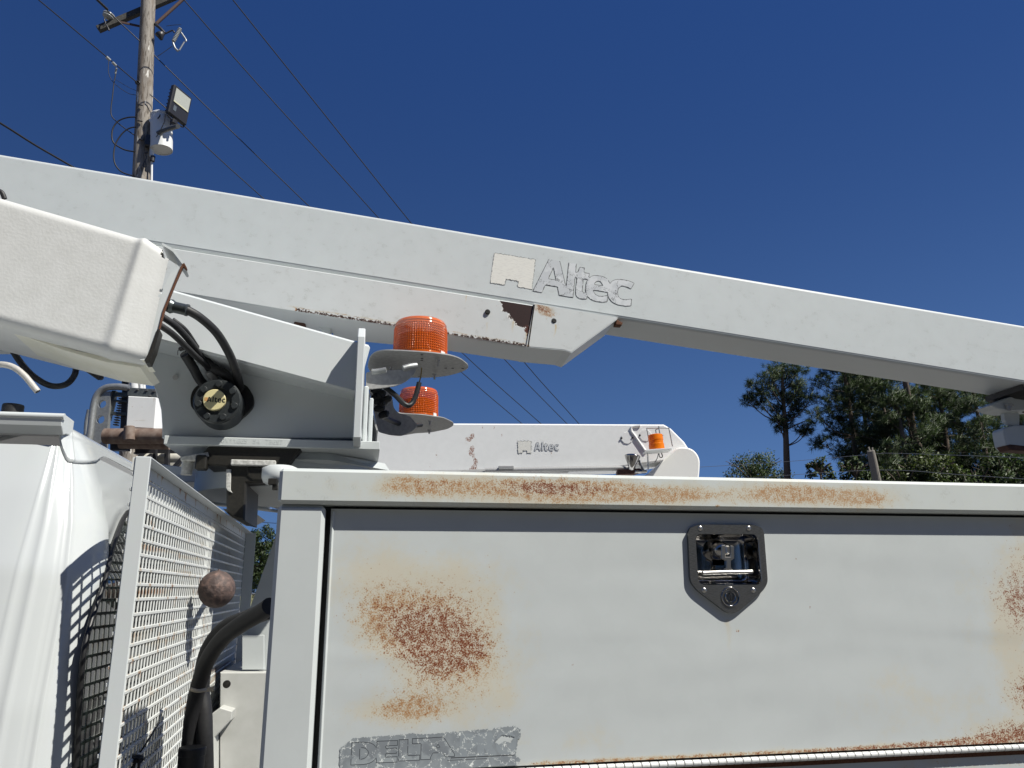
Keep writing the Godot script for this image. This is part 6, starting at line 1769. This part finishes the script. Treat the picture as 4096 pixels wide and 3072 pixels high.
	b.tube([Vector3(-4.3019, 9.9186, -12.9736), Vector3(-4.1969, 9.9156, -12.7966), Vector3(-4.0415, 9.8594, -12.5718), Vector3(-3.8526, 9.7971, -12.3424), Vector3(-3.6669, 9.7201, -12.1175), Vector3(-3.5884, 9.6748, -12.0096)], 0.042, 14, 5)
	part("arm", b, worn(lin(0.05, 0.055, 0.06), lin(0.10, 0.105, 0.11), 0.5, 0.4, 0.02, 132), fl)
	b = Build.new()
	b.tube([Vector3(-3.7676, 9.7734, -11.8062), Vector3(-3.8026, 9.7041, -11.9368), Vector3(-3.8977, 9.7215, -12.1608), Vector3(-4.048, 9.7622, -12.494), Vector3(-4.1656, 9.7998, -12.7167)], 0.007, 8, 6)
	part("lead_wire", b, M.black_wire, fl)

func wires() -> void:
	var grp := "power lines"
	var list := [
		["power line meeting the pole at its wrapped splice, leftmost at the top edge", [Vector3(-6.1391, 10.7342, -9.1507), Vector3(-5.5643, 10.9158, -10.6779), Vector3(-4.8932, 10.8414, -11.835), Vector3(-4.5004, 10.7551, -12.416)], 0.0095],
		["power line tied to the crossarm insulator and passing behind the pole", [Vector3(-5.7856, 12.5158, -11.7608), Vector3(-5.2231, 12.3671, -12.6426), Vector3(-4.4454, 11.7831, -12.9697), Vector3(-2.6016, 10.5845, -14.3149), Vector3(2.1676, 7.6358, -17.8981), Vector3(4.7967, 6.1688, -19.9048), Vector3(8.2241, 4.4309, -22.8871)], 0.0105],
		["power line leaving the pole below the flood light, lowest on the right", [Vector3(-4.3423, 10.7245, -12.7103), Vector3(-4.1043, 10.5683, -12.813), Vector3(-3.7142, 10.3239, -13.1214), Vector3(-2.4046, 9.5772, -14.2345), Vector3(2.3408, 7.0053, -18.0361), Vector3(4.1696, 6.0679, -19.524), Vector3(8.2394, 4.0802, -22.9791)], 0.0095],
		["power line passing right of the crossarm brace, second from the top right", [Vector3(-4.7025, 13.1205, -11.3924), Vector3(-3.7851, 12.5037, -12.2286), Vector3(-2.586, 11.7637, -13.4661), Vector3(-0.064, 10.0617, -15.5566), Vector3(3.4216, 7.7675, -18.6786), Vector3(5.7731, 6.3722, -20.7183), Vector3(9.3897, 4.2558, -23.7673)], 0.0100],
		["rightmost power line in the sky above the boom", [Vector3(-3.6727, 12.9505, -11.0332), Vector3(-2.8899, 12.5217, -12.0545), Vector3(-1.1936, 11.3993, -13.8282), Vector3(0.7426, 9.8832, -15.4526), Vector3(4.0205, 7.6201, -18.6053), Vector3(6.1231, 6.3702, -20.6527), Vector3(9.3862, 4.3369, -23.7461)], 0.0110],
	]
	for w in list:
		var b := Build.new()
		b.tube(w[1], w[2], 8, 4)
		var o := part("power_line", b, M.wire, self)
		o.name = numbered("power_line")
		tag(o, w[0], "power line", grp)
	var b := Build.new()
	b.tube([Vector3(-5.4901, 7.8153, -8.7654), Vector3(-5.3248, 8.0488, -9.724), Vector3(-5.0865, 8.0794, -10.3026), Vector3(-4.7749, 8.0919, -10.8722), Vector3(-4.1796, 8.002, -11.6265), Vector3(-3.1362, 7.7232, -12.558)], 0.0145, 8, 4)
	var o := part("cable", b, M.black_wire, self)
	o.name = numbered("cable")
	tag(o, "thick black cable crossing the sky left of the pole", "cable")
	# splice sleeves round the first line
	b = Build.new()
	b.tube([Vector3(-4.8774, 10.8331, -11.8553), Vector3(-4.83, 10.8123, -11.9151)], 0.026, 8, 2)
	b.tube([Vector3(-4.7982, 10.8039, -11.9536), Vector3(-4.7588, 10.7866, -12.014)], 0.024, 8, 2)
	b.tube([Vector3(-4.7434, 10.7385, -12.0241), Vector3(-4.7613, 10.6993, -12.0591), Vector3(-4.7684, 10.6601, -12.0711)], 0.016, 8, 3)
	o = part("wire_splice", b, M.porcelain, self)
	o.name = numbered("wire_splice")
	tag(o, "pale splice sleeves on the power line left of the pole", "splice")
	b = Build.new()
	b.tube([Vector3(-5.3839, 12.4112, -12.3451), Vector3(-5.3237, 12.3977, -12.4427), Vector3(-5.2555, 12.3961, -12.5882)], 0.024, 8, 5, 0.05)
	o = part("preformed_tie", b, M.wire, self)
	o.name = numbered("preformed_tie")
	tag(o, "twisted wire tie above the crossarm insulator", "wire tie")
	# broken post with two thin wires before the pines
	var post := thing("wooden_post", "grey broken wooden post standing before the pines", "post", Vector3(18.3046, 1.185, -25.0206) * Vector3(1, 0, 1))
	b = Build.new()
	var top: Vector3 = Vector3(17.8646, 6.3971, -23.6924)
	var low: Vector3 = Vector3(18.1329, 5.331, -23.9304)
	var dd := (top - low).normalized()
	var foot := low - dd * (low.y / dd.y)
	b.tube([foot, low, top], [0.17, 0.13], 14, 3)
	b.box(top + Vector3(-0.05, 0.03, 0), Vector3(0.05, 0.22, 0.05), 0.0, Basis(Vector3.BACK, 0.2))
	b.box(top + Vector3(0.06, 0.05, 0.02), Vector3(0.04, 0.14, 0.05), 0.0, Basis(Vector3.BACK, -0.1))
	part("shaft", b, M.pole_grey, post)
	for q in [["upper thin wire across the pines right of the post", [Vector3(12.8942, 6.5697, -29.8503), Vector3(16.0341, 6.4782, -27.1756), Vector3(18.1623, 6.3496, -24.1755), Vector3(18.5875, 6.3057, -23.5805), Vector3(19.4554, 5.8924, -21.4223), Vector3(20.0166, 5.4757, -19.3228), Vector3(20.4444, 5.0655, -17.2469)]], ["lower thin wire across the pines right of the post", [Vector3(15.0773, 5.8846, -27.5171), Vector3(18.0448, 5.7241, -23.8406), Vector3(19.4826, 5.2683, -21.5861), Vector3(20.0443, 4.8398, -19.4898), Vector3(20.4722, 4.4277, -17.4143)]]]:
		b = Build.new()
		b.tube(q[1], 0.0085, 6, 4)
		o = part("thin_wire", b, M.galv, self)
		o.name = numbered("thin_wire")
		tag(o, q[0], "wire", "thin wires before the pines")
	b = Build.new()
	b.tube([Vector3(-39.9528, 15.5406, -150.0888), Vector3(-16.4199, 12.8071, -135.8514), Vector3(-6.5013, 12.1433, -134.157)], 0.05, 6)
	o = part("power_line", b, M.wire, self)
	o.name = numbered("power_line")
	tag(o, "distant power line over the far trees, seen between guard and compartment", "power line", grp)

# ---- trees ----------------------------------------------------------------------------------------------------------------
class Foliage:
	var v := PackedVector3Array()
	var n := PackedVector3Array()
	var rng := RandomNumberGenerator.new()
	func dir() -> Vector3:
		var d := Vector3(rng.randf_range(-1, 1), rng.randf_range(-1, 1), rng.randf_range(-1, 1))
		return d.normalized() if d.length() > 0.05 else Vector3.UP
	func tuft(c: Vector3, size: float, count: int, wide: float, out: Vector3) -> void:      # a spray of needles
		for k in count:
			var d := (dir() + out * 0.7 + Vector3(0, 0.25, 0)).normalized()
			var s := d.cross(dir()).normalized() * wide * rng.randf_range(0.6, 1.3)
			var L := size * rng.randf_range(0.6, 1.2)
			var o := c + dir() * size * 0.25
			v.append_array(PackedVector3Array([o - s, o + d * L, o + s]))
			var nn := (d + out + dir() * 0.5).normalized()
			n.append_array(PackedVector3Array([nn, nn, nn]))
	func leafy(c: Vector3, size: float, count: int, leaf: float) -> void:                      # broad leaves
		for k in count:
			var o := c + dir() * size * pow(rng.randf(), 0.5)
			var a := dir() * leaf
			var b := a.cross(dir()).normalized() * leaf * 0.5
			v.append_array(PackedVector3Array([o - a, o + b, o + a, o - a, o + a, o - b]))
			var nn := ((o - c).normalized() + Vector3(0, 0.4, 0) + dir() * 0.4).normalized()
			n.append_array(PackedVector3Array([nn, nn, nn, nn, nn, nn]))
	func mesh() -> ArrayMesh:
		var ar := []
		ar.resize(Mesh.ARRAY_MAX)
		ar[Mesh.ARRAY_VERTEX] = v; ar[Mesh.ARRAY_NORMAL] = n
		var m := ArrayMesh.new()
		m.add_surface_from_arrays(Mesh.PRIMITIVE_TRIANGLES, ar)
		return m

func leaf_mat(c: Color, back: Color) -> StandardMaterial3D:
	var m := mat(c, 0.6)
	m.cull_mode = BaseMaterial3D.CULL_DISABLED
	m.backlight_enabled = true
	m.backlight = back
	return m

# pads: [position relative to the foot, radius]; a limb runs from the trunk to each
func pine(called: String, label: String, at: Vector3, trunk: Array, rad: float, pads: Array, m: Material, sd: int, group := "pines", dense := 1.0, bare := []) -> Node3D:
	var o := thing(called, label, "pine tree", at, group)
	var fo := Foliage.new()
	fo.rng.seed = sd
	var b := Build.new()
	var line := []
	for p in trunk: line.append(at + p)
	b.tube(line, [rad, rad * 0.25], 10, 4)
	var limb := Build.new()
	for q in pads:
		var c: Vector3 = at + q[0]
		# where the limb leaves: lower on the trunk
		var best: Vector3 = line[0]
		var want: float = c.y - 0.30 * Vector2(c.x - at.x, c.z - at.z).length() - 0.1
		for i in line.size() - 1:
			for k in 8:
				var s: Vector3 = line[i].lerp(line[i + 1], k / 7.0)
				if absf(s.y - want) < absf(best.y - want): best = s
		var mid := best.lerp(c, 0.55) + Vector3(0, -0.12 * best.distance_to(c), 0)
		limb.tube([best, mid, c], [0.022 + 0.012 * best.distance_to(c), 0.016], 6, 4)
		var r: float = q[1]
		var count := int(70.0 * r * r * dense) + 20
		for k in count:
			var d := fo.dir()
			var e := d * pow(fo.rng.randf(), 0.45)
			var p := c + Vector3(e.x * r, e.y * r * 0.62 + 0.1 * r, e.z * r)
			fo.tuft(p, 0.31, 20, 0.0135, d)
		for k in 3:
			var tip := c + Vector3(fo.rng.randf_range(-1, 1) * r * 0.9, fo.rng.randf_range(-0.3, 0.4) * r, fo.rng.randf_range(-1, 1) * r * 0.9)
			limb.tube([mid.lerp(c, 0.5), tip], [0.022, 0.01], 5)
	for q in bare:
		var pts := []
		for p in q: pts.append(at + p)
		limb.tube(pts, [0.05, 0.012], 6, 4)
	part("trunk", b, M.bark, o)
	part("limbs", limb, M.bark, o)
	var cr := MeshInstance3D.new()
	cr.name = "crown"
	cr.mesh = fo.mesh()
	cr.material_override = m
	o.add_child(cr, true)
	cr.position = -at
	return o

func forest() -> void:
	var g1 := leaf_mat(lin(0.036, 0.056, 0.019), lin(0.035, 0.06, 0.014))
	var g3 := leaf_mat(lin(0.048, 0.064, 0.018), lin(0.05, 0.075, 0.015))
	var g4 := leaf_mat(lin(0.042, 0.062, 0.022), lin(0.05, 0.08, 0.02))
	# the lone pine
	var at := Vector3(24.5692, 1.241, -41.7245) * Vector3(1, 0, 1)
	var ref := at
	var rel := func(p: Vector3) -> Vector3: return p - ref
	var pads := []
	for q in [[Vector3(23.3998, 14.0098, -38.4878), 1.1], [Vector3(22.6413, 13.5551, -38.333), 0.9], [Vector3(23.98, 13.835, -38.8468), 0.9], [Vector3(24.3333, 13.8643, -38.3509), 0.8], [Vector3(22.3941, 13.1827, -38.3753), 0.7], [Vector3(23.684, 13.2187, -38.859), 1.0],
			[Vector3(21.919, 12.9664, -39.0502), 0.65], [Vector3(22.0923, 12.4662, -38.521), 0.7], [Vector3(23.1116, 12.7538, -39.1983), 0.8], [Vector3(21.5847, 12.1268, -39.3407), 0.6], [Vector3(21.8286, 12.2634, -38.9417), 0.6], [Vector3(24.3708, 12.7256, -39.1787), 0.8], [Vector3(24.1564, 12.8515, -38.2373), 0.7],
			[Vector3(24.7542, 12.3893, -38.6707), 0.75], [Vector3(24.7851, 12.0359, -38.1287), 0.7], [Vector3(23.5775, 12.3741, -39.1078), 0.8], [Vector3(24.1274, 12.0423, -38.8831), 0.6], [Vector3(24.7314, 11.827, -39.1432), 0.55], [Vector3(22.2221, 11.82, -38.8821), 0.5],
			[Vector3(23.2183, 11.6267, -39.1674), 0.55], [Vector3(23.1821, 11.0233, -39.1271), 0.55], [Vector3(23.9971, 10.9631, -39.4106), 0.6], [Vector3(23.5495, 10.573, -39.3902), 0.5], [Vector3(24.8366, 10.4956, -39.168), 0.55], [Vector3(24.917, 10.3153, -38.991), 0.45], [Vector3(24.4025, 11.5243, -39.1821), 0.5]]:
		pads.append([rel.call(q[0]), q[1] * 0.82])
	pine("pine_tree", "tall slender lone pine against the sky, left of the forest", at, [Vector3.ZERO, rel.call(Vector3(24.0345, 7.6251, -40.0968)), rel.call(Vector3(23.8155, 10.3611, -39.3973)), rel.call(Vector3(23.5934, 12.1855, -38.9452)), rel.call(Vector3(23.4488, 13.8693, -38.5166))], 0.24, pads, g1, 201, "pines", 0.50,
		[[rel.call(Vector3(23.8509, 10.5292, -39.3451)), rel.call(Vector3(24.4659, 10.8202, -39.1501)), rel.call(Vector3(25.1403, 11.0548, -38.9591)), rel.call(Vector3(25.3902, 10.8851, -38.9579))], [rel.call(Vector3(23.7482, 10.9225, -39.258)), rel.call(Vector3(24.1628, 11.2287, -39.0968)), rel.call(Vector3(24.6646, 11.1697, -39.0179))]])
	# the leaning pine with bare top limbs
	at = Vector3(26.9129, 1.2375, -39.1764) * Vector3(1, 0, 1)
	ref = at
	pads = []
	for q in [[Vector3(24.7086, 11.1668, -36.9042), 0.75], [Vector3(25.284, 11.4337, -37.0391), 0.7], [Vector3(25.2101, 10.9854, -36.6479), 0.6], [Vector3(24.5683, 9.6934, -37.3297), 0.55], [Vector3(25.0162, 9.9312, -37.3913), 0.6], [Vector3(25.1265, 9.3955, -37.3049), 0.4], [Vector3(25.3775, 10.4299, -36.6614), 0.4]]: pads.append([rel.call(q[0]), q[1]])
	pine("pine_tree", "leaning pine with bare forked limbs at its top", at, [Vector3.ZERO, rel.call(Vector3(26.3473, 7.3382, -37.6313)), rel.call(Vector3(26.0144, 9.3502, -37.1494)), rel.call(Vector3(25.5714, 11.6979, -36.5973)), rel.call(Vector3(25.1274, 13.4426, -36.2088)), rel.call(Vector3(25.0048, 14.3813, -35.9778))], 0.27, pads, g1, 202, "pines", 0.75,
		[[rel.call(Vector3(25.4146, 12.1678, -36.4997)), rel.call(Vector3(25.0621, 12.4379, -36.4932)), rel.call(Vector3(24.7749, 12.7745, -36.4563))], [rel.call(Vector3(25.1995, 13.0401, -36.3042)), rel.call(Vector3(24.9969, 13.3093, -36.2695)), rel.call(Vector3(24.8139, 13.4444, -36.2676))], [rel.call(Vector3(25.326, 12.6374, -36.3893)), rel.call(Vector3(25.5841, 12.971, -36.2502)), rel.call(Vector3(25.7799, 13.1709, -36.1591))], [rel.call(Vector3(26.0913, 9.1488, -37.1894)), rel.call(Vector3(25.5168, 9.8221, -37.1156)), rel.call(Vector3(24.9103, 9.6647, -37.2728))]])
	# the forest's edge: each pine with its own crown
	var rng := RandomNumberGenerator.new()
	rng.seed = 77
	var spots := [
		[3395, 44.5, 15.2, 0.22, "straight dark pine close behind the leaning pine", g1, 0.55, 1.9],
		[3452, 46.0, 14.5, 0.20, "slender pine right above the broken post", g1, 0.55, 2.0],
		[3500, 43.0, 13.2, 0.22, "olive bushy pine behind the broken post, leftmost of the bushy ones", g1, 0.40, 2.1],
		[3590, 41.0, 11.2, 0.26, "bright olive full pine right of the broken post", g1, 0.25, 2.6],
		[3650, 46.5, 13.6, 0.24, "tall dark pine behind the full olive pine", g1, 0.40, 2.2],
		[3735, 44.0, 13.0, 0.26, "dark pine with a thick black trunk in the middle of the forest", g1, 0.40, 2.2],
		[3830, 45.5, 13.4, 0.26, "pine with a thick trunk and snapped pale limb", g1, 0.42, 2.2],
		[3900, 41.0, 11.8, 0.24, "olive pine right of the snapped-limb pine", g1, 0.30, 2.3],
		[3985, 47.0, 13.0, 0.24, "dark pine left of the bracket under the boom's end", g1, 0.35, 2.4],
		[4060, 42.5, 11.5, 0.24, "olive pine behind the bracket under the boom's end", g1, 0.28, 2.4],
		[4170, 45.0, 13.0, 0.26, "pine at the forest's right end by the picture's edge", g1, 0.3, 2.5],
	]
	for q in spots:
		var foot := Vector3.ZERO
		foot = pixel_ground(q[0], q[1])
		var H: float = q[2]
		var lean := Vector3(rng.randf_range(-0.4, 0.4), 0, rng.randf_range(-0.3, 0.3))
		pads = []
		var n := 26
		for k in n:
			var t: float = lerpf(q[6], 1.0, (k + 0.5) / n)
			var reach: float = q[7] * (1.15 - 0.75 * pow((t - q[6]) / (1.0 - q[6]), 1.5)) * rng.randf_range(0.35, 1.0)
			var a := k * 2.4 + rng.randf_range(-0.5, 0.5)
			pads.append([Vector3(cos(a) * reach, H * t, sin(a) * reach) + lean * t, rng.randf_range(0.5, 0.95)])
		pine("pine_tree", q[4], foot, [Vector3.ZERO, Vector3(0, H * 0.4, 0) + lean * 0.4, Vector3(0.1, H * 0.75, 0) + lean * 0.75, Vector3(0, H, 0) + lean], q[3], pads, q[5], 210 + int(q[0]), "pines", 0.75)
	# round crowns and bushes
	bush("small_tree", "round-crowned small tree right of the elbow cover", 2985, 62.0, 12.3, 2.7, 3.6, g4, 301)
	bush("small_tree", "tip of a bush just right of the elbow cover's edge", 2795, 60.0, 8.7, 1.1, 1.5, g4, 302)
	bush("shrub", "small leafy shrub top between the lone pine and the leaning pine", 3240, 40.0, 7.9, 0.75, 0.9, g4, 303)
	bush("shrub", "leafy shrub at the foot of the leaning pine", 3375, 40.0, 7.9, 0.85, 1.1, g4, 304)
	for k in 7: bush("shrub", ["dark undergrowth bush left of the broken post", "yellowish bush just right of the broken post", "brownish bush below the full olive pine", "dark bush below the thick black trunk", "pale-leaved bush below the snapped limb", "dark bush with a hanging vine near the right edge", "dark bush at the right edge under the bracket"][k], [3440, 3560, 3650, 3745, 3840, 3950, 4060][k], 39.5, 7.4 + 0.45 * (k % 3), 1.7, 2.6, [g1, g3, g3, g4, g4, g1, g4][k], 310 + k)
	# far trees across the road
	for q in [[930, 148.0, 13.3, 3.6, "far roadside tree nearest the guard's far post"], [985, 152.0, 15.2, 3.2, "taller far roadside tree between guard and compartment"], [1040, 150.0, 13.2, 3.4, "rounded far roadside tree in the middle of the gap"], [1095, 151.0, 14.3, 3.6, "far roadside tree touching the compartment's corner"], [870, 150.0, 14.0, 3.6, "far roadside tree behind the punched guard"]]:
		bush("roadside_tree", q[4], q[0], q[1], q[2], q[3] * 1.15, q[2] * 0.95, [g1, g3, g1, g4, g1][int(q[0]) % 5], 330 + int(q[0]), "far roadside trees")

func behind_viewer() -> void:       # the dark trees that the polished latch mirrors
	var m := leaf_mat(lin(0.034, 0.054, 0.018), lin(0.035, 0.06, 0.014))
	for k in 12:
		var at := Vector3(-21.0 + k * 3.8, 0, 17.0 + 3.0 * (k % 2))
		crown_tree("lot_tree", ["leftmost", "second", "third", "fourth", "fifth", "sixth", "seventh", "eighth", "ninth", "tenth", "eleventh", "rightmost"][k] + " tree from the left in the row behind the viewer", at, 11.5 + (k * 7 % 3), 4.6, 10.5, m, 400 + k, "trees behind the viewer", true)

func pixel_ground(x: float, d: float) -> Vector3:       # the foot of a tree seen at bearing x and distance d
	var u := (x - 2048.0) / 3100.0
	return Vector3(0, 0, 1.12) + Vector3(0.1857 * 0.966, 0, -0.9826 * 0.966) * d + Vector3(0.9826, 0, 0.1857) * d * u

func bush(called: String, label: String, x: float, d: float, H: float, r: float, tall: float, m: Material, sd: int, group := "") -> void:
	crown_tree(called, label, pixel_ground(x, d), H, r, tall, m, sd, group, d > 100.0)

func crown_tree(called: String, label: String, at: Vector3, H: float, r: float, tall: float, m: Material, sd: int, group: String, far: bool) -> void:
	var o := thing(called, label, "tree" if called != "shrub" else "shrub", at, group)
	var fo := Foliage.new()
	fo.rng.seed = sd
	var b := Build.new()
	b.tube([at, at + Vector3(0.1, H * 0.55, 0), at + Vector3(0, H - tall * 0.25, 0)], [0.10 + r * 0.05, 0.03], 8, 4)
	for k in 10:
		var a := k * 2.4
		b.tube([at + Vector3(0, H - tall * 0.85, 0), at + Vector3(cos(a) * r * 0.45, H - tall * 0.45, sin(a) * r * 0.45), at + Vector3(cos(a) * r * 0.8, H - tall * 0.3, sin(a) * r * 0.8)], [0.07, 0.015], 5, 3)
	part("trunk", b, M.bark, o)
	var nc := 70 if far else int(14 + r * 14)
	for k in nc:
		var e := fo.dir() * pow(fo.rng.randf(), 0.4)
		var low := 0.5 + 0.5 * e.y
		var c := at + Vector3(e.x * r * (1.0 if low < 0.6 else 0.8), H - tall * 0.5 + e.y * tall * 0.5 - r * 0.2, e.z * r)
		if r < 1.3: c = at + Vector3(sin(k * 1.7) * r * 0.7, H - fo.rng.randf() * tall * (0.4 + 0.6 * absf(sin(k * 1.7))) - 0.25 * absf(sin(k * 1.7)), cos(k * 2.3) * r * 0.5)
		fo.leafy(c, (r * 0.30 if not far else r * 0.34) * fo.rng.randf_range(0.5, 1.2), (150 if r > 1.3 else 40) if not far else 110, 0.085 if not far else 0.22)
	var cr := MeshInstance3D.new()
	cr.name = "crown"
	cr.mesh = fo.mesh()
	cr.material_override = m
	o.add_child(cr, true)
	cr.position = -at
